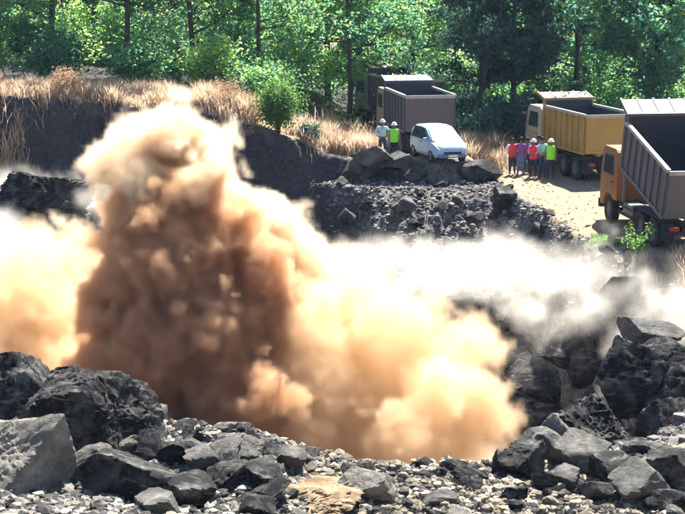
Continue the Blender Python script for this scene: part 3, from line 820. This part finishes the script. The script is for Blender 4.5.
        PB().box(min(sg * (W - .05), sg * (W + .07)), max(sg * (W - .05), sg * (W + .07)), y1 - .002, y1 + .1, z0, zh).build('front_post', bedmat, bed, .012)
    PB().box(-W + .055, W - .055, y1 - .062, y1 - .053, z0 + .13, zh - .05).build('headboard_liner', T_BED, bed)
    tg = tailmat or bedmat
    PB().box(-W + .02, W - .02, y0 - .07, y0 - .005, z0 + .02, z1 - .1).build('tailgate', tg, bed, .01)
    PB().box(-W - .02, W + .02, y0 - .11, y0 - .072, z1 - .16, z1 + .0).build('tailgate_top_bar', guard, bed, .012)
    PB().box(-W, W, y0 - .1, y0 - .072, z0 + .0, z0 + .14).build('tailgate_bottom_bar', tg, bed, .012)
    for k in range(2):
        xx = -W + .02 + k * (2 * W - .14)
        PB().box(xx, xx + .1, y0 - .1, y0 - .072, z0 + .145, z1 - .165).build('tailgate_post', tg, bed, .01)
    for k in range(4):
        xa = -W + .02 + k * (2 * W / 4)
        PB().box(xa + .02, xa + 2 * W / 4 - .05, y1 + .0, y1 + .95, zh + .0, zh + .04, ('X', R(14)), (0, y1, zh)).build('guard_panel', guard, bed)
    for k in range(5):
        xa = -W + k * (2 * W / 4)
        PB().box(xa - .03, xa + .03, y1 - .06, y1 + 1.0, zh - .06, zh + .075, ('X', R(14)), (0, y1, zh)).build('guard_rib', bedmat, bed)
    PB().box(-W - .05, W + .05, y1 - .1, y1 - .0, zh - .03, zh + .08).build('headboard_rail', bedmat, bed, .015)
    a = R(tilt); topp = Vector((0, hy + math.cos(a) * (y1 - .3) - math.sin(a) * (z0 - .1), hz + math.sin(a) * (y1 - .3) + math.cos(a) * (z0 - .1)))
    PB().cyl((0, 4.4, .85), topp, .1).cyl((0, 4.4, .85), Vector((0, 4.4, .85)).lerp(topp, .6), .13).build('hydraulic_ram', T_RIM, t, smooth=True)
    return tag(t, label, 'truck', 'dump trucks on the quarry bench')

dump_truck('yellow dump truck with level bed parked behind the group of people', 12.0, 69.0, 15, T_YEL, T_CREAM, 0)
dump_truck('grey steel dump truck with an orange cab and half raised bed at the right edge', 12.15, 52.2, 8, T_STEEL, T_ORG, 14, z=0.03)
p = px(430, 130, 74); dump_truck('grey dump truck standing behind the parked car', p.x, 74.4, 10, T_GREY, T_CREAM, 0, tailmat=T_BROWN)
dump_truck('brown dump truck half hidden left behind the grey truck', 4.3, 83.6, 20, T_BROWN, T_CREAM, 0, z=.45, guard=T_CREAM)

# parked hatchback, nose towards the camera and to the right
def hatchback(label, x, y, heading):
    t = new_obj('parked_car', None, loc=(x, y, gz(x, y) + .03)); t.rotation_euler.z = R(heading)
    P_ = paint('pale_blue_paint', (.30, .46, .62), (.40, .38, .34), .25, .3)
    # stations along the length (nose at +y): y, half width, belt z, roof half width, roof z
    st = [(-1.72, .66, .78, .56, 1.02), (-1.62, .74, .92, .60, 1.36), (-1.2, .79, .95, .62, 1.52), (-.3, .80, .95, .64, 1.56), (.15, .80, .94, .62, 1.51),
          (1.16, .80, .92, .70, .96), (1.45, .78, .86, .66, .89), (1.72, .70, .72, .58, .74), (1.80, .60, .56, .5, .57)]
    V, F = [], []
    for (yy, w, bz, rw, rz) in st:
        zb = .26 if abs(yy) < 1.7 else .34
        half = [(w * .9, zb), (w, zb + .16), (w * 1.01, (zb + bz) / 2 + .05), (w * .985, bz), (rw + .02, rz - .05), (rw * .82, rz), (0, rz + .015)]
        V += [(hx, yy, hz_) for hx, hz_ in half] + [(-hx, yy, hz_) for hx, hz_ in half[-2::-1]] + [(0, yy, zb - .02)]
    m = 14
    for i in range(len(st) - 1):
        for j in range(m): F.append((i * m + j, i * m + (j + 1) % m, (i + 1) * m + (j + 1) % m, (i + 1) * m + j))
    V = np.array(V); F = np.array(F)
    me = bpy.data.meshes.new('body'); me.from_pydata(V.tolist(), [], F.tolist() + [list(range(m))[::-1], list(range((len(st) - 1) * m, len(st) * m))])
    bm = bmesh.new(); bm.from_mesh(me); bmesh.ops.recalc_face_normals(bm, faces=bm.faces[:]); bm.to_mesh(me); bm.free()
    for q in me.polygons: q.use_smooth = True
    me.set_sharp_from_angle(angle=R(50)); me.materials.append(P_)
    body = new_obj('body', me, t)
    def patch(name, pts, mat, off, parent=body, th=.012):
        """thin panel over the given four corners, set proud of the body"""
        a = [Vector(q) for q in pts]; n = (a[1] - a[0]).cross(a[3] - a[0]).normalized()
        c = sum(a, Vector()) / 4
        if n.dot(c - Vector((0, 0, .7))) < 0: n = -n
        bm = bmesh.new(); lo_ = [bm.verts.new(q + n * (off - th)) for q in a]; hi_ = [bm.verts.new(q + n * off) for q in a]
        bm.faces.new(hi_); bm.faces.new(lo_[::-1])
        for i in range(4): bm.faces.new((lo_[i], lo_[(i + 1) % 4], hi_[(i + 1) % 4], hi_[i]))
        bmesh.ops.recalc_face_normals(bm, faces=bm.faces[:])
        me = bpy.data.meshes.new(name); bm.to_mesh(me); bm.free(); me.materials.append(mat)
        return new_obj(name, me, parent)
    glare = NM('windscreen_glass'); glare.set(color=(.10, .13, .16), rough=.22, spec=1.0); glare = glare.m
    patch('windscreen', [(-.68, 1.13, .975), (.68, 1.13, .975), (.56, .2, 1.49), (-.56, .2, 1.49)], glare, .03)
    patch('rear_window', [(-.6, -1.66, 1.0), (.6, -1.66, 1.0), (.5, -1.62, 1.32), (-.5, -1.62, 1.32)], T_GLASS, .03)
    for sg in (-1, 1):
        patch('side_window', [(sg * .79, -.28, .98), (sg * .79, .86, .98), (sg * .66, .2, 1.42), (sg * .66, -.28, 1.47)], T_GLASS, .03)
        patch('side_window', [(sg * .79, -1.35, .98), (sg * .79, -.36, .98), (sg * .66, -.36, 1.47), (sg * .65, -1.15, 1.44)], T_GLASS, .03)
        patch('headlight', [(sg * .72, 1.5, .70), (sg * .48, 1.73, .64), (sg * .46, 1.71, .74), (sg * .70, 1.46, .82)], T_WHITE, .05)
        patch('door', [(sg * .808, -.30, .42), (sg * .808, .80, .42), (sg * .79, .88, .91), (sg * .79, -.30, .93)], P_, .016)
        patch('door', [(sg * .808, -1.0, .62), (sg * .808, -.325, .42), (sg * .79, -.325, .93), (sg * .79, -1.25, .93)], P_, .016)
        PB().box(sg * .84 - .04, sg * .84 + .09 * sg + .04, .62, .72, .96, 1.1).build('mirror', P_, body, .02)
        PB().box(sg * .82 - .014, sg * .82 + .014, -.1, .08, .84, .87).build('door_handle', T_BLK, body)
        for wy in (-1.12, 1.12): wheel(t, sg * .72, wy, .29, .18)
    patch('grille', [(-.42, 1.80, .44), (.42, 1.80, .44), (.42, 1.78, .54), (-.42, 1.78, .54)], T_BLK, .04)
    PB().box(-.66, .66, 1.7, 1.88, .28, .44).build('front_bumper', plain('bumper_blue', (.10, .15, .26), .5), body, .04)
    PB().box(-.66, .66, -1.82, -1.66, .3, .5).build('rear_bumper', T_BLK, body, .04)
    patch('number_plate', [(-.22, 1.885, .33), (.22, 1.885, .33), (.22, 1.885, .42), (-.22, 1.885, .42)], T_WHITE, .012)
    return tag(t, label, 'car')
p = px(438, 150, 70.2); hatchback('pale blue hatchback parked nose out in front of the grey truck', p.x, 70.4, 180 + 18)
# ------------------------------------------------------------------ people
def skinned(name, parent, verts, edges, radii, mat, root=0, sub=1):
    me = bpy.data.meshes.new(name); me.from_pydata([tuple(v) for v in verts], edges, []); me.materials.append(mat)
    o = new_obj(name, me, parent)
    md = o.modifiers.new('skin', 'SKIN'); md.use_smooth_shade = True
    for i, sv in enumerate(me.skin_vertices[0].data):
        rr = radii[i]; sv.radius = rr if isinstance(rr, tuple) else (rr, rr); sv.use_root = (i == root)
    ss = o.modifiers.new('smooth', 'SUBSURF'); ss.levels = sub; ss.render_levels = sub
    return o
SKIN = plain('skin', (.20, .11, .07), .6); HAIR = plain('hair', (.012, .01, .01), .8)
CLOTH = {}
def cloth(col):
    if col not in CLOTH: CLOTH[col] = plain('cloth_%d' % len(CLOTH), col, .9)
    return CLOTH[col]
def person(label, x, y, face, h, shirt, trousers, vest=None, hat=None, arms='down', stance=.11, group=None, z=None):
    t = new_obj('person', None, loc=(x, y, gz(x, y) + .01 if z is None else z)); t.rotation_euler.z = R(face)
    s = h / 1.72; t.scale = (s, s, s)
    V, E, Rd = [], [], []
    def v(p, r, link=None):
        V.append(p); Rd.append(r)
        if link is not None: E.append((link, len(V) - 1))
        return len(V) - 1
    pel = v((0, 0, .93), (.145, .10)); wst = v((0, -.01, 1.10), (.13, .09), pel); cht = v((0, 0, 1.30), (.155, .10), wst); nk0 = v((0, 0, 1.44), (.07, .065), cht)
    nk = v((0, .01, 1.50), .052, nk0); hd = v((0, .02, 1.60), (.072, .088), nk); top = v((0, .01, 1.69), (.055, .065), hd)
    nose = v((0, .115, 1.585), .014, hd)
    J = {}
    for sg in (-1, 1):
        hip = v((sg * .09, 0, .88), .088, pel); kn = v((sg * (stance + .01), .03, .49), .058, hip); an = v((sg * (stance + .02), -.01, .09), .04, kn)
        ft = v((sg * (stance + .03), .13, .035), .034, an)
        sh = v((sg * .19, 0, 1.395), .058, cht)
        if arms == 'down': el, wr, hn = (sg * .245, -.02, 1.12), (sg * .25, .05, .88), (sg * .25, .07, .80)
        elif arms == 'hips': el, wr, hn = (sg * .34, -.08, 1.16), (sg * .20, .08, .99), (sg * .15, .11, .95)
        elif arms == 'front': el, wr, hn = (sg * .24, .03, 1.13), (sg * .08, .22, 1.05), (sg * .01, .24, 1.02)
        else: el, wr, hn = (sg * .25, 0, 1.13), (sg * .26, .12, .95), (sg * .26, .17, .88)
        e = v(el, .043, sh); w = v(wr, .03, e); H = v(hn, (.038, .02), w)
        d = (Vector(hn) - Vector(wr)).normalized(); sd = d.cross(Vector((sg, 0, 0))).normalized()
        if sd.length < .1: sd = Vector((0, 1, 0))
        for k, ln in ((-1.5, .055), (-.5, .07), (.5, .066), (1.5, .05)):
            b = Vector(hn) + sd * k * .019 + d * .03; v(tuple(b + d * ln + Vector((-sg * .015, 0, 0))), .009, v(tuple(b), .0095, H))
        b = Vector(wr).lerp(Vector(hn), .5) + sd * .035; v(tuple(b + d * .05 + sd * .015), .009, v(tuple(b), .01, H))
        J[sg] = dict(hip=V[hip], kn=V[kn], an=V[an], sh=V[sh], el=el, wr=wr)
    body = skinned('body', t, V, E, Rd, SKIN, 0)
    sv = [(0, 0, .90), (0, -.01, 1.10), (0, 0, 1.31), (0, 0, 1.43)]; sr = [(.165, .125), (.15, .11), (.175, .125), (.085, .08)]; se = [(0, 1), (1, 2), (2, 3)]
    for sg in (-1, 1):
        a = len(sv); j = J[sg]; m_ = tuple(Vector(j['sh']).lerp(Vector(j['el']), .95)); w_ = tuple(Vector(j['el']).lerp(Vector(j['wr']), .75))
        sv += [j['sh'], m_, w_]; sr += [.074, .06, .045]; se += [(2, a), (a, a + 1), (a + 1, a + 2)]
    skinned('shirt', t, sv, se, sr, cloth(shirt), 0)
    tv = [(0, 0, .96), (0, 0, .87)]; tr_ = [(.158, .118), (.155, .118)]; te = [(0, 1)]
    for sg in (-1, 1):
        a = len(tv); j = J[sg]; an = Vector(j['an']) + Vector((0, 0, .0))
        tv += [tuple(Vector(j['hip']) + Vector((sg * .01, 0, -.08))), j['kn'], tuple(an)]; tr_ += [.105, .08, .066]; te += [(1, a), (a, a + 1), (a + 1, a + 2)]
        skinned('shoe', t, [tuple(an + Vector((0, -.03, -.04))), tuple(an + Vector((sg * .01, .15, -.05)))], [(0, 1)], [.05, .042], cloth((.02, .018, .016)), 0)
    skinned('trousers', t, tv, te, tr_, cloth(trousers), 0)
    if vest:
        rings = [(.84, .205, .155), (.95, .20, .15), (1.10, .195, .14), (1.27, .225, .155), (1.37, .225, .14), (1.43, .17, .115), (1.465, .10, .09)]
        K = 18; VV = [(math.cos(6.2832 * i / K) * a, math.sin(6.2832 * i / K) * b + (.006 * math.sin(i * 2.3 + zz * 9)), zz) for zz, a, b in rings for i in range(K)]
        FF = [(q * K + i, q * K + (i + 1) % K, (q + 1) * K + (i + 1) % K, (q + 1) * K + i) for q in range(len(rings) - 1) for i in range(K)]
        new_obj('vest', mesh_np('vest', VV, FF, cloth(vest)), t)
    if hat:
        bm = bmesh.new(); bmesh.ops.create_uvsphere(bm, u_segments=16, v_segments=10, radius=1.0)
        for q in bm.verts:
            q.co = Vector((q.co.x * .125, q.co.y * .145, max(q.co.z, -.05) * .13))
        bmesh.ops.create_cone(bm, cap_ends=True, segments=16, radius1=.15, radius2=.145, depth=.02, matrix=Matrix.Translation((0, .03, -.005)) @ Matrix.Diagonal((1, 1.15, 1, 1)))
        me = bpy.data.meshes.new('helmet'); bm.to_mesh(me); bm.free(); me.materials.append(plain('helmet_shell', hat, .35))
        for q in me.polygons: q.use_smooth = True
        new_obj('helmet', me, t, (0, .01, 1.655))
    else:
        bm = bmesh.new(); bmesh.ops.create_uvsphere(bm, u_segments=14, v_segments=10, radius=1.0)
        for q in bm.verts:
            f = 1.0 if q.co.z > -.1 or q.co.y < -.1 else .8
            q.co = Vector((q.co.x * .098 * f, q.co.y * .118 * f, q.co.z * .115))
        me = bpy.data.meshes.new('hair'); bm.to_mesh(me); bm.free(); me.materials.append(HAIR)
        new_obj('hair', me, t, (0, -.022, 1.655))
    return tag(t, label, 'person', group)
RED, PUR, GRN, BLU, DK, NAVY = (.75, .05, .06), (.22, .07, .25), (.30, .85, .05), (.36, .52, .68), (.03, .03, .045), (.04, .06, .14)
def at(pxx, Y): return px(pxx, 175, Y).x
GP = 'people standing in front of the yellow truck'
person('person in a red vest over a white shirt at the left end of the group', at(512, 71.4), 71.4, 200, 1.66, (.72, .7, .68), DK, RED, None, 'hips', group=GP)
person('person in a purple shirt and blue trousers second from the left in the group', at(520.5, 71.2), 71.2, 165, 1.72, PUR, (.10, .16, .34), None, None, 'down', group=GP)
person('person in dark purple clothes half hidden behind the purple shirt', at(526.5, 71.9), 71.9, 180, 1.64, (.10, .05, .16), DK, None, None, 'down', group=GP)
person('person in a red vest with a pale pink helmet in the middle of the group', at(533, 70.4), 70.4, 150, 1.70, (.55, .38, .42), DK, RED, (.75, .62, .62), 'front', group=GP)
person('bareheaded person in dark clothes at the back of the group', at(538, 71.6), 71.6, 180, 1.78, (.12, .08, .16), NAVY, None, None, 'down', group=GP)
person('person in a light blue shirt left of the green vest', at(542.5, 70.3), 70.5, 205, 1.80, BLU, NAVY, None, None, 'front', group=GP)
person('person in a fluorescent green vest and white helmet at the right end of the group', at(550, 70.2), 70.1, 172, 1.76, (.12, .14, .16), DK, GRN, (.8, .8, .78), 'down', group=GP)
person('person in a light blue shirt and pale cap left of the parked car', px(382.5, 150, 70.6).x, 70.6, 175, 1.70, (.42, .58, .72), NAVY, None, (.62, .6, .56), 'hips')
person('person in a fluorescent green vest and white helmet left of the parked car', px(394, 150, 70.0).x, 70.0, 185, 1.68, (.2, .2, .2), DK, GRN, (.8, .8, .78), 'down')
_h = ground_hit(636, 264, 40.0); _q = px(636, 264, _h if _h else 50.0)
sapling('leafy green sapling in front of the right truck', _q.x, _q.y, 1.35, 1.5, 3)
# ------------------------------------------------------------------ dust thrown up by the blast
def dust_material(name, col, dens, aniso=0.35):
    m = bpy.data.materials.new(name)
    m.use_nodes = True
    nt = m.node_tree
    nt.nodes.clear()
    out = nt.nodes.new('ShaderNodeOutputMaterial')
    pv = nt.nodes.new('ShaderNodeVolumePrincipled')
    pv.inputs['Color'].default_value = (*col, 1)
    pv.inputs['Absorption Color'].default_value = (0, 0, 0, 1)
    pv.inputs['Density'].default_value = dens
    pv.inputs['Density Attribute'].default_value = 'density'
    pv.inputs['Anisotropy'].default_value = aniso
    nt.links.new(pv.outputs[0], out.inputs['Volume'])
    return m

def dust_cloud(name, label, blobs, mat, voxel=0.11, k=0.7, puff=1.0, edge=0.5, seed=0.0, pad=1.0, ntop=None):
    """blobs: (px, py, depth, radius or (rx, ry, rz)); a voxel grid of density, billowed with noise"""
    ng = bpy.data.node_groups.new(name, 'GeometryNodeTree')
    ng.interface.new_socket('Geometry', in_out='OUTPUT', socket_type='NodeSocketGeometry')
    N, L = ng.nodes, ng.links
    out = N.new('NodeGroupOutput')
    pos = N.new('GeometryNodeInputPosition')
    def math_(op, a, b=None, c=None):
        n = N.new('ShaderNodeMath'); n.operation = op
        for i, v in enumerate((a, b, c)):
            if v is None: continue
            if isinstance(v, (int, float)): n.inputs[i].default_value = v
            else: L.new(v, n.inputs[i])
        return n.outputs[0]
    def vec(op, a, b=None, scale=None):
        n = N.new('ShaderNodeVectorMath'); n.operation = op
        for i, v in enumerate((a, b)):
            if v is None: continue
            if isinstance(v, (tuple, Vector)): n.inputs[i].default_value = tuple(v)
            else: L.new(v, n.inputs[i])
        if scale is not None: n.inputs['Scale'].default_value = scale
        return n.outputs['Value'] if op == 'LENGTH' else n.outputs['Vector']
    def noise(p, sc, det, rough=0.55, off=0.0, typ='FBM'):
        n = N.new('ShaderNodeTexNoise')
        n.noise_dimensions = '3D'
        n.inputs['Scale'].default_value = sc
        n.inputs['Detail'].default_value = det
        n.inputs['Roughness'].default_value = rough
        L.new(vec('ADD', p, (off + seed, off * 1.7 + seed, off * .6)), n.inputs['Vector'])
        return n
    P0 = pos.outputs[0]
    w = noise(P0, 0.45, 2, 0.5, 11.0)
    warp = vec('SCALE', vec('SUBTRACT', w.outputs['Color'], (.5, .5, .5)), scale=1.6 * puff)
    P = vec('ADD', P0, warp)
    acc = None
    lo = Vector((1e9,) * 3); hi = -lo
    for b in blobs:
        c = px(b[0], b[1], b[2])
        r = b[3] if isinstance(b[3], tuple) else (b[3],) * 3
        rv = Vector(r)
        for i in range(3):
            lo[i] = min(lo[i], c[i] - rv[i]); hi[i] = max(hi[i], c[i] + rv[i])
        n = vec('DIVIDE', vec('SUBTRACT', P, c), rv)
        d = math_('MULTIPLY', math_('SUBTRACT', 1.0, vec('LENGTH', n)), min(r))
        acc = d if acc is None else math_('SMOOTH_MAX', acc, d, k)
    # billows: inverted cell distance gives rounded cauliflower puffs, noise breaks them up
    def vor(scale):
        v = N.new('ShaderNodeTexVoronoi')
        v.feature = 'SMOOTH_F1'
        v.inputs['Scale'].default_value = scale
        v.inputs['Smoothness'].default_value = 0.35
        L.new(P, v.inputs['Vector'])
        return v.outputs['Distance']
    s = acc
    s = math_('MULTIPLY_ADD', math_('SUBTRACT', 0.45, vor(0.62)), 1.3 * puff, s)
    s = math_('MULTIPLY_ADD', math_('SUBTRACT', 0.45, vor(1.5)), 0.55 * puff, s)
    s = math_('MULTIPLY_ADD', math_('SUBTRACT', noise(P0, 1.1, 5, 0.6, 3.0).outputs[0], 0.5), 1.3 * puff, s)
    s = math_('MULTIPLY_ADD', math_('SUBTRACT', noise(P0, 2.9, 3, 0.6, 5.0).outputs[0], 0.5), 0.8 * puff, s)
    s = math_('MULTIPLY_ADD', math_('SUBTRACT', 0.45, vor(3.1)), 0.22 * puff, s)
    mr = N.new('ShaderNodeMapRange')
    mr.interpolation_type = 'SMOOTHSTEP'
    mr.inputs['From Min'].default_value = 0.0
    mr.inputs['From Max'].default_value = edge
    L.new(s, mr.inputs['Value'])
    fac = math_('MULTIPLY_ADD', noise(P0, 0.7, 4, 0.6, 7.0).outputs[0], 2.4, -0.35)
    fac = math_('MAXIMUM', fac, 0.12)
    dens = math_('MULTIPLY', mr.outputs[0], fac)
    vc = N.new('GeometryNodeVolumeCube')
    L.new(dens, vc.inputs['Density'])
    lo -= Vector((pad,) * 3); hi += Vector((pad,) * 3)
    vc.inputs['Min'].default_value = lo
    vc.inputs['Max'].default_value = hi
    for ax, i in zip('XYZ', range(3)):
        vc.inputs['Resolution ' + ax].default_value = max(8, int((hi[i] - lo[i]) / voxel))
    sm = N.new('GeometryNodeSetMaterial')
    sm.inputs['Material'].default_value = mat
    L.new(vc.outputs[0], sm.inputs['Geometry'])
    L.new(sm.outputs[0], out.inputs[0])
    me = bpy.data.meshes.new(name)
    me.materials.append(mat)
    ob = bpy.data.objects.new(name, me)
    COL.objects.link(ob)
    md = ob.modifiers.new('density', 'NODES')
    md.node_group = ng
    ob['kind'] = 'stuff'
    ob['label'] = label
    ob['category'] = 'dust'
    return ob

DUST_SHADED = dust_material('dust_shaded_core', (0.80, 0.54, 0.345), 5.2, 0.35)  # albedo lowered so the colour itself carries the shade of the plume core
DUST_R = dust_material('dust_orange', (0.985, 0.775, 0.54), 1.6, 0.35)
DUST_LIT = dust_material('dust_sunlit_rim', (0.985, 0.86, 0.67), 2.6, 0.35)  # paler copy of the plume dust, sunlit top and rim put into its colour
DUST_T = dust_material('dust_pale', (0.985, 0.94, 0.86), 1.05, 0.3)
dust_cloud('dust_cloud', 'tall billowing orange dust plume rising from the pit, browned for its shaded core', [
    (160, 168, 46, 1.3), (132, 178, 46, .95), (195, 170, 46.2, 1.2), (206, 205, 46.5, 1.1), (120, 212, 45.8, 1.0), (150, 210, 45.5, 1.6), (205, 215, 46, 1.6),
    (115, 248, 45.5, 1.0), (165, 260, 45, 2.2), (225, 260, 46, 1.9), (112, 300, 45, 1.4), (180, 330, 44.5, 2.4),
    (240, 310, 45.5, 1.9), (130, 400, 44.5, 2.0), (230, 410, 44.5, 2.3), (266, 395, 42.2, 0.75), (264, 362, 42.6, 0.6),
    (180, 450, 44.5, 3.0), (120, 350, 44.8, 1.5), (100, 425, 44.5, 1.4)], DUST_SHADED, voxel=0.095, edge=.25)
dust_cloud('dust_cloud', 'plume dust tinted pale for sunlight along the top and right side', [
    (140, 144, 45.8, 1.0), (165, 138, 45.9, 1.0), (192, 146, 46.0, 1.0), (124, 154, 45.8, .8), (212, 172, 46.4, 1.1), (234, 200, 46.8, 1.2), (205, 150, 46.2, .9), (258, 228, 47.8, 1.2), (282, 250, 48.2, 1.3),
    (106, 195, 45.4, .7), (94, 230, 45.4, .7), (190, 176, 44.9, .7), (145, 172, 44.9, .75), (84, 265, 45.4, .7), (300, 275, 48.2, 1.4)], DUST_LIT, seed=43.0, voxel=0.105, edge=.3)
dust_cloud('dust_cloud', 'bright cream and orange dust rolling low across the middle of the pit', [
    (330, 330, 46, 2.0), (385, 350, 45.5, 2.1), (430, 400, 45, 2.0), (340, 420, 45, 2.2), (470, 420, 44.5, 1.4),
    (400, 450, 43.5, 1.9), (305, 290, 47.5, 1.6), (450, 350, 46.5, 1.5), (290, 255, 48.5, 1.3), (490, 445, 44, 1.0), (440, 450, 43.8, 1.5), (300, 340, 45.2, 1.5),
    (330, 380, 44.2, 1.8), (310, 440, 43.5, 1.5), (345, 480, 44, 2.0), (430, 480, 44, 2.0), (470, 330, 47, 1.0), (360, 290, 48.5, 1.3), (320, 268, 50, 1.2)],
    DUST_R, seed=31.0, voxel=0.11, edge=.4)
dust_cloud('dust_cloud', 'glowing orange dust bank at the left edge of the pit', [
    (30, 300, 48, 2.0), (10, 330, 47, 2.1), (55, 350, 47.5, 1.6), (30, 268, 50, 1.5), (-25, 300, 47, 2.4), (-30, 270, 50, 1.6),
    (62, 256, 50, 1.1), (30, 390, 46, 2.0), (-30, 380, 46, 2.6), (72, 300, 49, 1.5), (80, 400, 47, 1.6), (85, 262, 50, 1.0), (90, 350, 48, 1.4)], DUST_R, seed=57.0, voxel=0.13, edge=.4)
dust_cloud('dust_veil', 'white dust veil drifting along the foot of the far slope', [
    (300, 268, 56, (2.2, 1.6, 1.3)), (345, 268, 57, (2.4, 1.6, 1.3)), (400, 268, 57, (2.8, 1.9, 1.3)), (470, 268, 56, (3.0, 1.9, 1.3)), (540, 272, 54, (2.8, 1.9, 1.3)), (440, 274, 55, (2.6, 1.7, 1.2)),
    (575, 275, 53, (2.6, 1.7, 1.2)), (610, 276, 51.5, (2.6, 1.7, 1.2)), (650, 292, 49, (2.2, 1.6, 1.1)), (675, 308, 47.5, (2.0, 1.5, 1.0)), (560, 325, 50, (1.7, 1.3, .9)), (510, 290, 52, (2.2, 1.5, 1.0)),
    (455, 292, 53, (1.6, 1.4, .9)), (645, 335, 47, (1.5, 1.2, .7)), (595, 302, 49.5, (2.0, 1.5, .9)), (400, 310, 50, (1.8, 1.2, .8)), (680, 330, 46, (1.5, 1.2, .8))],
    DUST_T, seed=83.0, voxel=0.18, edge=1.5, puff=1.25)
dust_cloud('dust_veil', 'white dust hanging over the ledge at the far left', [
    (5, 188, 64, (1.6, 1.2, .8)), (0, 235, 54, (1.8, 1.0, .9)), (50, 240, 53, (1.8, 1.0, .8)), (40, 176, 67, (2.2, 1.0, .5)), (85, 205, 60, (1.0, 1.0, .7))], DUST_T, seed=19.0, voxel=0.18, edge=1.1)

# ------------------------------------------------------------------ air
hm = bpy.data.materials.new('haze'); hm.use_nodes = True
hm.node_tree.nodes.clear()
_o = hm.node_tree.nodes.new('ShaderNodeOutputMaterial'); _v = hm.node_tree.nodes.new('ShaderNodeVolumePrincipled')
_v.inputs['Color'].default_value = (.42, .64, 1.0, 1); _v.inputs['Density'].default_value = 0.00014; _v.inputs['Anisotropy'].default_value = .2
hm.node_tree.links.new(_v.outputs[0], _o.inputs['Volume'])
haze = PB().box(-1000, 1000, -100, 3100, -10.8, 24).build('haze', hm, None)
tag(haze, 'faint blue haze filling the air over the quarry', 'haze', kind='stuff')
